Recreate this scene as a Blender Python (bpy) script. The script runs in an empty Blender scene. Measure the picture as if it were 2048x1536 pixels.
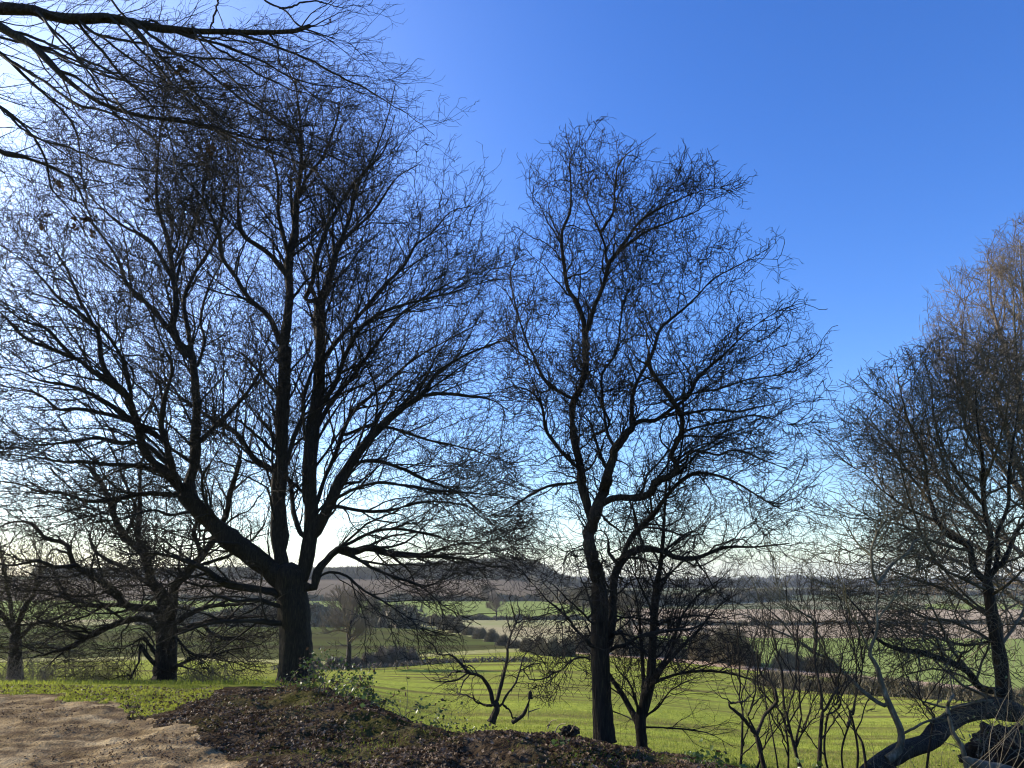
import bpy, math, random
import numpy as np
from mathutils import Vector

# ------------------------------------------------------------------ camera, sky, sun, exposure
SC = bpy.context.scene
COL = SC.collection
EYE = 1.65
F_PX = 1500.0            # focal length in pixels of the 2048 px wide photograph
HOR = 1150.0             # row of the true horizon
PITCH = math.atan((HOR - 768.0) / F_PX)
cam_d = bpy.data.cameras.new("camera")
cam_d.sensor_width = 36.0
cam_d.lens = 36.0 * F_PX / 2048.0
cam_d.clip_start = 0.05
cam_d.clip_end = 30000.0
cam = bpy.data.objects.new("camera", cam_d)
cam.location = (0, 0, EYE)
cam.rotation_euler = (math.radians(90) + PITCH, 0, 0)
COL.objects.link(cam)
SC.camera = cam

SUN_EL, SUN_AZ = 24.0, -63.0      # azimuth from the viewing direction, negative = left
W = bpy.data.worlds.new("World")
SC.world = W
W.use_nodes = True
nt = W.node_tree
bg = nt.nodes["Background"]
sky = nt.nodes.new("ShaderNodeTexSky")
sky.sky_type = 'NISHITA'
sky.sun_disc = False
sky.sun_elevation = math.radians(SUN_EL)
sky.sun_rotation = math.radians(SUN_AZ)
sky.altitude = 100
sky.air_density = 1.0
sky.dust_density = 0.5
sky.ozone_density = 4.0
hs = nt.nodes.new("ShaderNodeHueSaturation")
hs.inputs['Saturation'].default_value = 1.24
hs.inputs['Hue'].default_value = 0.516
nt.links.new(sky.outputs[0], hs.inputs['Color'])
hs.inputs['Value'].default_value = 0.97
# forward scattering of the low sun by haze: a broad pale glow round the sun's direction
_a, _e = math.radians(SUN_AZ + 4), math.radians(7.0)
wtc = nt.nodes.new("ShaderNodeTexCoord")
dot = nt.nodes.new("ShaderNodeVectorMath"); dot.operation = 'DOT_PRODUCT'
dot.inputs[1].default_value = (math.sin(_a) * math.cos(_e), math.cos(_a) * math.cos(_e), math.sin(_e))
nt.links.new(wtc.outputs['Generated'], dot.inputs[0])
mx0 = nt.nodes.new("ShaderNodeMath"); mx0.operation = 'MAXIMUM'; mx0.inputs[1].default_value = 0.0
nt.links.new(dot.outputs['Value'], mx0.inputs[0])
pw = nt.nodes.new("ShaderNodeMath"); pw.operation = 'POWER'; pw.inputs[1].default_value = 5.0
nt.links.new(mx0.outputs[0], pw.inputs[0])
glow = nt.nodes.new("ShaderNodeVectorMath"); glow.operation = 'SCALE'; glow.inputs[0].default_value = (3.4, 3.75, 3.6)
nt.links.new(pw.outputs[0], glow.inputs['Scale'])
addg = nt.nodes.new("ShaderNodeVectorMath"); addg.operation = 'ADD'
nt.links.new(hs.outputs[0], addg.inputs[0]); nt.links.new(glow.outputs[0], addg.inputs[1])
nt.links.new(addg.outputs[0], bg.inputs[0])
bg.inputs[1].default_value = 0.15
sun_d = bpy.data.lights.new("sun", 'SUN')
sun_d.energy = 4.2
sun_d.angle = math.radians(0.53)
sun_d.color = (1.0, 0.90, 0.74)
sun = bpy.data.objects.new("sun", sun_d)
a, e = math.radians(SUN_AZ), math.radians(SUN_EL)
SUN_DIR = Vector((math.sin(a) * math.cos(e), math.cos(a) * math.cos(e), math.sin(e)))
sun.rotation_euler = SUN_DIR.to_track_quat('Z', 'Y').to_euler()
COL.objects.link(sun)
SC.view_settings.view_transform = 'Standard'
SC.view_settings.look = 'None'
SC.view_settings.gamma = 1.0
SC.view_settings.exposure = 0.95
SC.cycles.pixel_filter_type = 'BLACKMAN_HARRIS'
SC.cycles.filter_width = 1.15
SC.cycles.max_bounces = 6
SC.cycles.transparent_max_bounces = 16
SC.cycles.volume_bounces = 0

RNG = np.random.default_rng(11)
SINP, COSP = math.sin(PITCH), math.cos(PITCH)


def ray(px, py):
    px = np.asarray(px, float); py = np.asarray(py, float)
    u = (px - 1024.0) / F_PX; v = (768.0 - py) / F_PX
    y = COSP - v * SINP
    return u / y, (SINP + v * COSP) / y          # x and z per metre of forward distance


def at(px, py, Y):
    a_, b_ = ray(px, py)
    return np.stack([a_ * Y, np.broadcast_to(np.asarray(Y, float), np.shape(a_ * Y)), EYE + b_ * Y], -1)


def to_px(x, y, z):
    zz = z - EYE
    d = y * COSP + zz * SINP
    return 1024 + F_PX * x / d, 768 - F_PX * (-y * SINP + zz * COSP) / d


# ------------------------------------------------------------------ noise
def _hash(ix, iy, seed):
    h = (ix.astype(np.int64) * 374761393 + iy.astype(np.int64) * 668265263 + seed * 144664537) & 0x7fffffff
    h = ((h ^ (h >> 13)) * 1274126177) & 0x7fffffff
    return ((h ^ (h >> 16)) & 0xffff) / 65535.0


def vnoise(x, y, seed=0):
    ix, iy = np.floor(x), np.floor(y)
    fx, fy = x - ix, y - iy
    fx = fx * fx * (3 - 2 * fx); fy = fy * fy * (3 - 2 * fy)
    a_, b_ = _hash(ix, iy, seed), _hash(ix + 1, iy, seed)
    c_, d_ = _hash(ix, iy + 1, seed), _hash(ix + 1, iy + 1, seed)
    return (a_ * (1 - fx) + b_ * fx) * (1 - fy) + (c_ * (1 - fx) + d_ * fx) * fy - 0.5


def fbm(x, y, seed=0, octs=4):
    s = 0; a_ = 1.0
    for k in range(octs):
        s = s + a_ * vnoise(x * 2 ** k, y * 2 ** k, seed + k); a_ *= 0.5
    return s


# ------------------------------------------------------------------ materials
def mat(name, build):
    m = bpy.data.materials.new(name)
    m.use_nodes = True
    n = m.node_tree
    p = n.nodes["Principled BSDF"]
    p.inputs['Specular IOR Level'].default_value = 0.25
    p.inputs['Roughness'].default_value = 0.85
    build(n, p)
    return m


def N(n, t, **kw):
    o = n.nodes.new(t)
    for k, v in kw.items():
        if k in o.inputs: o.inputs[k].default_value = v
        else: setattr(o, k, v)
    return o


def ramp_mat(name, cols, scale, rough=0.85, stretch=(1, 1, 1), rot=0.0, bump=0.0, bump_scale=None, bump_dist=0.02,
             detail=6, distortion=0.0, translucent=0.0, second=None, spec=0.25):
    """cols: list of (pos, rgb); noise in object space; second: (scale, stretch, rgb multiply dark, strength)"""
    def b(n, p):
        tc = N(n, "ShaderNodeTexCoord")
        mp = N(n, "ShaderNodeMapping"); mp.inputs['Scale'].default_value = stretch; mp.inputs['Rotation'].default_value = (0, 0, rot)
        n.links.new(tc.outputs['Object'], mp.inputs[0])
        no = N(n, "ShaderNodeTexNoise"); no.inputs['Scale'].default_value = scale; no.inputs['Detail'].default_value = detail
        no.inputs['Distortion'].default_value = distortion; no.inputs['Roughness'].default_value = 0.6
        n.links.new(mp.outputs[0], no.inputs['Vector'])
        cr = N(n, "ShaderNodeValToRGB")
        el = cr.color_ramp.elements
        while len(el) < len(cols): el.new(0.5)
        for k, (pos, c) in enumerate(cols):
            el[k].position = pos; el[k].color = (*c, 1)
        n.links.new(no.outputs['Fac'], cr.inputs[0])
        out = cr.outputs[0]
        if second:
            sc2, st2, rgb2, k2 = second[:4]
            mp2 = N(n, "ShaderNodeMapping"); mp2.inputs['Scale'].default_value = st2
            if len(second) > 4: mp2.inputs['Rotation'].default_value = (0, 0, second[4])
            n.links.new(tc.outputs['Object'], mp2.inputs[0])
            n2 = N(n, "ShaderNodeTexNoise"); n2.inputs['Scale'].default_value = sc2; n2.inputs['Detail'].default_value = 5
            n.links.new(mp2.outputs[0], n2.inputs['Vector'])
            r2 = N(n, "ShaderNodeValToRGB"); r2.color_ramp.elements[0].position = 0.42; r2.color_ramp.elements[1].position = 0.62
            n.links.new(n2.outputs['Fac'], r2.inputs[0])
            mu = N(n, "ShaderNodeMath", operation='MULTIPLY'); mu.inputs[1].default_value = k2
            n.links.new(r2.outputs[0], mu.inputs[0])
            mx = N(n, "ShaderNodeMix", data_type='RGBA')
            n.links.new(mu.outputs[0], mx.inputs['Factor']); n.links.new(out, mx.inputs['A']); mx.inputs['B'].default_value = (*rgb2, 1)
            out = mx.outputs['Result']
        n.links.new(out, p.inputs['Base Color'])
        p.inputs['Roughness'].default_value = rough
        p.inputs['Specular IOR Level'].default_value = spec
        if bump:
            nb = N(n, "ShaderNodeTexNoise"); nb.inputs['Scale'].default_value = bump_scale or scale * 3; nb.inputs['Detail'].default_value = 6
            n.links.new(mp.outputs[0], nb.inputs['Vector'])
            bp = N(n, "ShaderNodeBump"); bp.inputs['Strength'].default_value = bump; bp.inputs['Distance'].default_value = bump_dist
            n.links.new(nb.outputs['Fac'], bp.inputs['Height']); n.links.new(bp.outputs[0], p.inputs['Normal'])
        if translucent:
            tr = N(n, "ShaderNodeBsdfTranslucent"); n.links.new(out, tr.inputs[0])
            ms = N(n, "ShaderNodeMixShader"); ms.inputs[0].default_value = translucent
            n.links.new(p.outputs[0], ms.inputs[1]); n.links.new(tr.outputs[0], ms.inputs[2])
            n.links.new(ms.outputs[0], n.nodes["Material Output"].inputs[0])
    return mat(name, b)


M = {}
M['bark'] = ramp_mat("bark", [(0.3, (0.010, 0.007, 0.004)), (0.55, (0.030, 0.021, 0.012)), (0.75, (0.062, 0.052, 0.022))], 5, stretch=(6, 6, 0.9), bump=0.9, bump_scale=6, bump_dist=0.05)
M['bark_grey'] = ramp_mat("bark_grey", [(0.3, (0.06, 0.05, 0.035)), (0.6, (0.12, 0.11, 0.075)), (0.8, (0.20, 0.19, 0.12))], 6, stretch=(3, 3, 1.2), bump=0.7, bump_scale=8, bump_dist=0.02)
M['bark_pale'] = ramp_mat("bark_pale", [(0.3, (0.04, 0.035, 0.022)), (0.55, (0.11, 0.095, 0.06)), (0.75, (0.26, 0.24, 0.17))], 7, stretch=(3, 3, 1.2), bump=0.6, bump_scale=12, bump_dist=0.01)
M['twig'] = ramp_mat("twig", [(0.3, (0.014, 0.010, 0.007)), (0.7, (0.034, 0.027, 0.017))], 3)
M['twig_brown'] = ramp_mat("twig_brown", [(0.3, (0.12, 0.09, 0.065)), (0.7, (0.25, 0.20, 0.145))], 1.5)
M['twig_olive'] = ramp_mat("twig_olive", [(0.3, (0.07, 0.055, 0.03)), (0.7, (0.16, 0.14, 0.07))], 1.5)
M['twig_g'] = ramp_mat("twig_g", [(0.3, (0.05, 0.036, 0.020)), (0.7, (0.14, 0.11, 0.062))], 1.2)
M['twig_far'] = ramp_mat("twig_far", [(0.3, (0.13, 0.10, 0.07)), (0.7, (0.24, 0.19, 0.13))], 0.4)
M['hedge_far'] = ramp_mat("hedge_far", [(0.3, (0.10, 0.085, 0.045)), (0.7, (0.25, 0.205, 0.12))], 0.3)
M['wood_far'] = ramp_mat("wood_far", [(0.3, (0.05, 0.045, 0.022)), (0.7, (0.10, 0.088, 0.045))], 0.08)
M['dry'] = ramp_mat("dry_stalk", [(0.3, (0.20, 0.16, 0.09)), (0.7, (0.42, 0.35, 0.22))], 4, translucent=0.3)
M['grass'] = ramp_mat("grass", [(0.3, (0.17, 0.20, 0.025)), (0.7, (0.34, 0.36, 0.055))], 1.2, rough=0.6, translucent=0.55, spec=0.1)
M['tuft'] = ramp_mat("tuft", [(0.3, (0.08, 0.11, 0.015)), (0.7, (0.20, 0.23, 0.03))], 1.2, rough=0.6, translucent=0.4, spec=0.1)
M['crop_leaf'] = ramp_mat("crop_leaf", [(0.3, (0.17, 0.20, 0.03)), (0.7, (0.33, 0.36, 0.06))], 0.3, rough=0.6, translucent=0.45, spec=0.1)
M['litter'] = ramp_mat("fallen_leaf", [(0.32, (0.03, 0.016, 0.009)), (0.52, (0.10, 0.064, 0.037)), (0.7, (0.33, 0.235, 0.155))], 9, rough=0.6, translucent=0.2, spec=0.15)
M['leaf'] = ramp_mat("green_leaf", [(0.3, (0.035, 0.06, 0.012)), (0.7, (0.10, 0.15, 0.03))], 9, rough=0.4, translucent=0.35, spec=0.5)
M['deadleaf'] = ramp_mat("dead_leaf", [(0.3, (0.03, 0.02, 0.012)), (0.7, (0.08, 0.05, 0.03))], 9, translucent=0.2)
M['soil'] = ramp_mat("bank_soil", [(0.3, (0.022, 0.014, 0.008)), (0.5, (0.052, 0.038, 0.024)), (0.72, (0.115, 0.088, 0.058))], 3.0, bump=1.0, bump_scale=22, bump_dist=0.05, spec=0.0,
                     second=(1.1, (1, 1, 1), (0.075, 0.085, 0.015), 0.4))
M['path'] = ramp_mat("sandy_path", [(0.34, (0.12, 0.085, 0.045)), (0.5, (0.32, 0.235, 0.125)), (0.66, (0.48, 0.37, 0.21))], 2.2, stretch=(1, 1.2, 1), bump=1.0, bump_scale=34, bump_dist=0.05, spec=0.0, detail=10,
                     second=(3.2, (1, 1.3, 1), (0.085, 0.058, 0.04), 0.7))  # dark brown patches paint shadow bands into the sand colour
M['verge'] = ramp_mat("verge_turf", [(0.3, (0.12, 0.13, 0.012)), (0.7, (0.26, 0.28, 0.025))], 2.5, bump=0.8, bump_scale=30, bump_dist=0.04, translucent=0.0)
M['crop'] = ramp_mat("young_crop", [(0.3, (0.18, 0.20, 0.035)), (0.5, (0.26, 0.29, 0.045)), (0.64, (0.34, 0.37, 0.07))], 6.0, stretch=(0.55, 1.0, 1), rot=0.08, bump=1.0, bump_scale=2.5, bump_dist=0.25, spec=0.0, detail=10,
                     second=(0.22, (0.25, 1.2, 1), (0.125, 0.10, 0.04), 0.85, -0.10))
M['dark_field'] = ramp_mat("sparse_field", [(0.3, (0.05, 0.042, 0.022)), (0.6, (0.075, 0.075, 0.026))], 0.05, stretch=(0.2, 1.5, 1), second=(0.03, (0.3, 1.5, 1), (0.10, 0.13, 0.035), 0.6), spec=0.0)
M['margin'] = ramp_mat("rough_margin", [(0.3, (0.22, 0.21, 0.07)), (0.7, (0.36, 0.33, 0.14))], 0.4, spec=0.0)
M['track'] = ramp_mat("bare_track", [(0.3, (0.28, 0.19, 0.12)), (0.7, (0.46, 0.34, 0.23))], 0.3, spec=0.0)
M['stubble'] = ramp_mat("stubble", [(0.3, (0.30, 0.25, 0.13)), (0.7, (0.40, 0.34, 0.20))], 0.04, stretch=(1, 0.4, 1), second=(0.02, (0.6, 1, 1), (0.24, 0.27, 0.10), 0.6), spec=0.0)
M['green_field'] = ramp_mat("winter_wheat", [(0.3, (0.17, 0.205, 0.06)), (0.7, (0.235, 0.275, 0.08))], 0.012, stretch=(0.4, 1.5, 1), spec=0.0)
M['plough'] = ramp_mat("ploughed_soil", [(0.3, (0.115, 0.09, 0.06)), (0.7, (0.165, 0.13, 0.085))], 0.01, stretch=(0.3, 1.5, 1), spec=0.0)
M['tan_field'] = ramp_mat("tan_field", [(0.3, (0.26, 0.20, 0.13)), (0.7, (0.38, 0.30, 0.20))], 0.01, stretch=(0.3, 1.2, 1), spec=0.0)
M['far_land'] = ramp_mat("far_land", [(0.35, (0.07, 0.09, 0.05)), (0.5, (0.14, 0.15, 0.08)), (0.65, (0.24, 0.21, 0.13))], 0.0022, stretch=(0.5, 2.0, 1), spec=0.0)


# ------------------------------------------------------------------ mesh helpers
def link_mesh(name, V, Fc, mats, parent=None, origin=None, smooth=True, midx=None):
    V = np.ascontiguousarray(V, np.float32)
    if origin is not None: V = V - np.asarray(origin, np.float32)
    me = bpy.data.meshes.new(name)
    k = Fc.shape[1]
    me.vertices.add(len(V)); me.vertices.foreach_set("co", V.ravel())
    me.loops.add(Fc.size); me.loops.foreach_set("vertex_index", Fc.ravel().astype(np.int32))
    me.polygons.add(len(Fc))
    me.polygons.foreach_set("loop_start", np.arange(0, Fc.size, k, dtype=np.int32))
    me.polygons.foreach_set("loop_total", np.full(len(Fc), k, np.int32))
    if midx is not None: me.polygons.foreach_set("material_index", midx.astype(np.int32))
    me.polygons.foreach_set("use_smooth", np.full(len(Fc), smooth, bool))
    me.update()
    for m_ in (mats if isinstance(mats, list) else [mats]): me.materials.append(m_)
    o = bpy.data.objects.new(name, me)
    COL.objects.link(o)
    if parent is not None: o.parent = parent
    elif origin is not None: o.location = origin
    return o


def thing(name, label, cat, loc, group=None):
    o = bpy.data.objects.new(name, None)
    COL.objects.link(o); o.location = loc
    o.empty_display_size = 0.5
    o['label'] = label; o['category'] = cat
    if group: o['group'] = group
    return o


def tag(o, label, cat, group=None, kind=None):
    o['label'] = label; o['category'] = cat
    if group: o['group'] = group
    if kind: o['kind'] = kind
    return o


def norm(v):
    return v / (np.linalg.norm(v, axis=-1, keepdims=True) + 1e-9)


def tubes(P, R, K):
    """P (n,s,3) R (n,s) -> verts, quads; parallel-transported frames"""
    n, s, _ = P.shape
    T = np.empty_like(P)
    T[:, 1:-1] = P[:, 2:] - P[:, :-2]; T[:, 0] = P[:, 1] - P[:, 0]; T[:, -1] = P[:, -1] - P[:, -2]
    T = norm(T)
    ref = np.where(np.abs(T[:, 0, 2:3]) > 0.7, np.array([[1.0, 0, 0]]), np.array([[0, 0, 1.0]]))
    nn = norm(np.cross(T[:, 0], ref))
    ang = np.arange(K) * 2 * math.pi / K
    ca, sa = np.cos(ang)[None, :, None], np.sin(ang)[None, :, None]
    V = np.empty((n, s, K, 3), np.float32)
    for k in range(s):
        nn = norm(nn - T[:, k] * np.sum(nn * T[:, k], -1, keepdims=True))
        bb = np.cross(T[:, k], nn)
        V[:, k] = P[:, k, None] + R[:, k, None, None] * (ca * nn[:, None] + sa * bb[:, None])
    base = (np.arange(n) * s * K)[:, None, None]
    kk = np.arange(K); k2 = (kk + 1) % K
    ring = (np.arange(s - 1) * K)[None, :, None]
    q = np.stack([base + ring + kk, base + ring + k2, base + ring + K + k2, base + ring + K + kk], -1)
    return V.reshape(-1, 3), q.reshape(-1, 4)


def merge(parts):
    Vs, Fs, off = [], [], 0
    for V, Fc in parts:
        Vs.append(V); Fs.append(Fc + off); off += len(V)
    return np.concatenate(Vs), np.concatenate(Fs)


# ------------------------------------------------------------------ trees
class Envelope:
    """crown volume: elliptical cross section at every height"""
    def __init__(self, rows, d, depth=0.8, yoff=0.0, dmax=99):
        rows = sorted(rows, key=lambda r: -r[0])
        z, xl, xr = [], [], []
        for py, a_, b_ in rows:
            A_, B_ = at(a_, py, d), at(b_, py, d)
            z.append(A_[2]); xl.append(A_[0]); xr.append(B_[0])
        self.z, self.xl, self.xr = map(np.array, (z, xl, xr))
        self.yc = d + yoff; self.depth = depth; self.dmax = dmax

    def inside(self, P, j):
        z = P[..., 2]
        xl = np.interp(z, self.z, self.xl); xr = np.interp(z, self.z, self.xr)
        xc, w = (xl + xr) / 2, (xr - xl) / 2 * j + 1e-6
        th = np.arctan2(P[..., 1] - self.yc, P[..., 0] - xc)
        lob = 1.05 + 0.22 * vnoise(np.cos(th) * 2.2 + 7, z / (0.13 * (self.z[-1] - self.z[0])) + np.sin(th) * 1.6, 13) + 0.16 * vnoise(P[..., 0] / (0.06 * (self.z[-1] - self.z[0])), z / (0.05 * (self.z[-1] - self.z[0])), 17)
        w = w * lob
        dw = np.minimum(w * self.depth, self.dmax)
        zr = self.z[-1] - self.z[0]
        return (((P[..., 0] - xc) / w) ** 2 + ((P[..., 1] - self.yc) / dw) ** 2 < 1) & (z < self.z[-1] + zr * (0.05 * (j - 1) + 0.10 * (lob - 1))) & (z > self.z[0] - 0.02 * zr * j)


def grow(start, d, L, S, wig, up, outb, focus, env, rng, jit=0.07, minfrac=0.2):
    n = len(start)
    P = np.empty((n, S + 1, 3)); P[:, 0] = start
    step = (L / S)[:, None]
    nz = np.zeros((n, 3)); d = norm(d)
    for k in range(S):
        nz = 0.12 * nz + 1.15 * rng.normal(size=(n, 3))
        ow = norm(P[:, k] - focus)
        d = norm(d + wig * nz + np.array([0, 0, up]) + outb * ow)
        P[:, k + 1] = P[:, k] + d * step
    if env is not None:
        j = np.broadcast_to((1 + jit * rng.normal(size=n))[:, None], (n, S + 1))
        ins = env.inside(P, j)
        ins[:, 0] = True
        ex = np.argmax(~ins, axis=1); ex = np.where(ins.all(1), S + 1, ex)
        fr = np.clip((ex - rng.random(n)) / S, 0, 1)
        keep = fr > minfrac
        P = P[:, :1] + (P - P[:, :1]) * fr[:, None, None]
        P, L = P[keep], (L * fr)[keep]
    else:
        keep = np.ones(n, bool)
    return P, L, keep


def spawn(P, R, L, spacing, t0, lenf, lmin, ang, rng, rfac, rk, rmin, lmax=9.0, tips=1):
    n, s1, _ = P.shape
    cnt = np.maximum(1, (L * (1 - t0) / spacing + rng.random(n)).astype(int)) + tips
    idx = np.repeat(np.arange(n), cnt)
    k = np.arange(len(idx)) - np.repeat(np.cumsum(cnt) - cnt, cnt)
    c = cnt[idx]
    t = t0 + (1 - t0) * np.clip((k + rng.random(len(idx))) / np.maximum(c - tips, 1), 0, 1.0)
    t = np.where(k >= c - tips, 0.97 + 0.03 * rng.random(len(idx)), np.minimum(t, 0.99))
    f = t * (s1 - 1); i0 = np.minimum(f.astype(int), s1 - 2); fr = (f - i0)[:, None]
    A_, B_ = P[idx, i0], P[idx, i0 + 1]
    pos = A_ * (1 - fr) + B_ * fr
    tan = norm(B_ - A_)
    rr = R[idx, i0] * (1 - fr[:, 0]) + R[idx, i0 + 1] * fr[:, 0]
    ph = rng.random(len(idx)) * 2 * math.pi
    ref = norm(np.cross(tan, rng.normal(size=tan.shape)))
    an = np.radians(ang * (0.6 + 0.7 * rng.random(len(idx))))
    an = np.where(t > 0.965, an * 0.5, an)[:, None]
    d = np.cos(an) * tan + np.sin(an) * ref
    ln = np.clip((lenf * L[idx] * (1.15 - 0.75 * t) + lmin) * (0.55 + 0.75 * rng.random(len(idx))), lmin * 0.6, lmax)
    ln = np.where(t > 0.965, np.maximum(ln, lmin * 1.3), ln)
    r0 = np.minimum(np.where(t > 0.965, rr * 0.85, rr * rfac), rk * ln + rmin)
    return pos, d, ln, np.maximum(r0, rmin)


def taper(R0, S, rmin, p=0.8):
    t = np.linspace(0, 1, S + 1)[None]
    return R0[:, None] * (1 - t ** p * 0.75) * 1.0 + 0 * t if rmin is None else np.maximum(R0[:, None] * (1 - 0.8 * t ** p), rmin)


def catmull(pts, n):
    pts = np.asarray(pts, float)
    P = np.vstack([2 * pts[0] - pts[1], pts, 2 * pts[-1] - pts[-2]])
    m = len(pts) - 1
    seg = np.linalg.norm(np.diff(pts[:, :2], axis=0), axis=1); cum = np.concatenate([[0], np.cumsum(seg)])
    s = np.linspace(0, cum[-1], n)
    i = np.clip(np.searchsorted(cum, s, side='right') - 1, 0, m - 1)
    t = ((s - cum[i]) / np.maximum(seg[i], 1e-6))[:, None]
    p0, p1, p2, p3 = P[i], P[i + 1], P[i + 2], P[i + 3]
    return 0.5 * (2 * p1 + (p2 - p0) * t + (2 * p0 - 5 * p1 + 4 * p2 - p3) * t * t + (3 * p1 - p0 - 3 * p2 + p3) * t ** 3)


def limbs_to_3d(limbs, d, rng, S=28, gnarl=0.35):
    """limbs: (w0, w1, depth offset at its end, [(px,py),...]); depth at its start comes from the nearest earlier limb"""
    out = []
    known = []     # px, py, dy
    for li, (w0, w1, dy1, pts) in enumerate(limbs):
        p0 = pts[0]
        if known:
            K_ = np.concatenate(known)
            j = np.argmin((K_[:, 0] - p0[0]) ** 2 + (K_[:, 1] - p0[1]) ** 2)
            near_ = math.hypot(K_[j, 0] - p0[0], K_[j, 1] - p0[1])
            dy0 = K_[j, 2] if near_ < 45 else dy1 * 0.4
            if 2.5 < near_ < 45: pts = [(float(K_[j, 0]), float(K_[j, 1]))] + list(pts)
        else:
            dy0 = 0.0
        c = catmull(pts, S + 1)
        t = np.linspace(0, 1, S + 1)
        dy = dy0 + (dy1 - dy0) * t ** 1.1
        w = w0 * (1 - t) + w1 * t
        if w1 < 9 and len(pts) > 4: w = w * (1 - 0.55 * smooth(0.45, 1.0, t))
        if li == 0: w = w * np.sqrt(np.clip(1 - np.clip((t - 0.9) / 0.1, 0, 1) ** 2, 0.02, 1))
        c = c.copy()
        if li > 0:
            wob = np.cumsum(rng.normal(size=(S + 1, 2)), 0); wob -= np.linspace(0, 1, S + 1)[:, None] * wob[-1]
            c[:, :2] += wob * gnarl * np.clip(w[:, None] * 0.12, 1.3, 2.2)
            dy = dy + np.interp(t, np.linspace(0, 1, 6), np.concatenate([[0], rng.normal(size=5) * 0.012 * d * 0.5]))
        known.append(np.column_stack([c[:, 0], c[:, 1], dy]))
        Y = d + dy
        P = at(c[:, 0], c[:, 1], Y)
        R = 0.5 * w * Y / F_PX * COSP
        R = R * (1 + (0.03 if li == 0 else 0.10) * np.interp(np.arange(S + 1), np.arange(0, S + 1, 2), rng.normal(size=S // 2 + 1)))
        out.append((P, R))
    return out


def bark_tube(P, R, K, rng, rough=0.05, flare=0.0):
    """one tapering limb with knobbly cross section"""
    n = len(P)
    if flare:
        t = np.linspace(0, 1, n); R = R * (1 + flare * np.exp(-t * 14))
    V, Q = tubes(P[None], R[None], K)
    V = V.reshape(n, K, 3)
    ph = rng.random(6) * 6.28
    a_ = np.arange(K) * 2 * math.pi / K
    z = np.arange(n)[:, None] * 0.35
    dis = np.sin(3 * a_ + ph[0] + 0.5 * z) + 0.8 * np.sin(5 * a_ + ph[1] - 0.4 * z) + 0.6 * np.sin(9 * a_ + ph[2] + 0.2 * z) + rng.normal(size=(n, K)) * 0.5
    if flare: dis = dis * (1 + 0.4 * np.exp(-np.linspace(0, 1, n) * 12))[:, None]
    V = V + (V - P[:, None]) * (dis * rough)[..., None]
    Vf = np.concatenate([V.reshape(-1, 3), P[-1:] + (P[-1:] - P[-2:-1]) * 0.15, P[-1:]])
    tip = n * K
    kk = np.arange(K)
    cap = np.stack([(n - 1) * K + kk, (n - 1) * K + (kk + 1) % K, np.full(K, tip), np.full(K, tip + 1)], -1)
    cap[:, 3] = cap[:, 2]
    # caps as degenerate-free quads: use the tip vertex and a second close one
    Vf[tip + 1] = Vf[tip] + 1e-4
    cap[:, 3] = tip + 1
    return Vf.astype(np.float32), np.concatenate([Q, cap])


def make_tree(name, label, cat, d, limbs, env, levels, mats, focus=None, group=None, seed=1, S=28, gnarl=0.35,
              flare=0.5, own=6, wig=0.13, up=0.02, outb=0.10, bare=0.0, names=("trunk", "limb", "crown"), hostmin=0.0, K0=18):
    rng = np.random.default_rng(seed)
    L3 = limbs_to_3d(limbs, d, rng, S, gnarl)
    base = L3[0][0][0]
    root = thing(name, label, cat, tuple(base), group)
    V, Q = bark_tube(*L3[0], K0, rng, 0.035, flare)
    link_mesh(names[0], V, Q, mats[0], root, base)
    rest = []
    for k, (P, R) in enumerate(L3[1:]):
        vq = bark_tube(P, R, 12 if k < own else 6, rng, 0.055)
        if k < own: link_mesh(names[1], *vq, mats[0], root, base)
        else: rest.append(vq)
    P = np.stack([p for p, r in L3[1:]]) if len(L3) > 1 else L3[0][0][None]
    R = np.stack([r for p, r in L3[1:]]) if len(L3) > 1 else L3[0][1][None]
    if hostmin and len(L3) > 1:
        pass
    L = np.linalg.norm(np.diff(P, axis=1), axis=2).sum(1)
    foc = np.asarray(at(*focus, d)) if focus is not None else L3[0][0][-1]
    parts = list(rest)
    tot = 0
    for k, lv in enumerate(levels):
        pos, dr, ln, r0 = spawn(P, R, L, lv['sp'], lv.get('t0', 0.15), lv['lf'], lv['lm'], lv.get('ang', 45), rng,
                                lv.get('rf', 0.6), lv.get('rk', 0.008), lv['r'], lv.get('lx', 9), lv.get('tips', 1))
        Sx = lv.get('S', 5)
        dr = norm(dr + lv.get('ob', 0.35) * norm(pos - foc))
        P, L, keep = grow(pos, dr, ln, Sx, lv.get('wig', wig), lv.get('up', up), lv.get('outb', outb), foc, env, rng)
        r0 = r0[keep]
        R = taper(r0, Sx, lv['r'] * 0.6)
        parts.append(tubes(P, R, lv.get('K', 3)))
        tot += len(P)
    V, Q = merge(parts)
    link_mesh(names[2], V, Q, mats[1], root, base)
    print("TREE", name, "branches", tot, "faces", len(Q), flush=True)
    return root, (P, R, L)


# ------------------------------------------------------------------ terrain
PROF_Y = np.array([1, 6, 12, 18, 25, 40, 60, 80, 110, 130, 160, 200, 290, 380, 470, 560, 620, 750, 950, 1100, 1400, 2000, 3000, 4500, 7000])
TAN_L = np.array([.1375, .1375, .1375, .134, .131, .128, .124, .121, .1175, .112, .1, .085, .065, .0565, .0445, .034, .030, .0185, .0065, -.001, .010, .012, .009, .006, .004])
TAN_C = np.array([.187, .187, .203, .206, .196, .175, .150, .132, .116, .106, .098, .086, .065, .0565, .0445, .034, .030, .0185, .0065, -.001, .010, .012, .009, .006, .004])
TAN_R = np.array([.262, .262, .246, .243, .232, .200, .178, .162, .138, .125, .109, .095, .070, .0560, .0460, .0400, .0370, .0300, .0240, .0210, .0170, .0130, .0098, .0078, .006])


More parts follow.
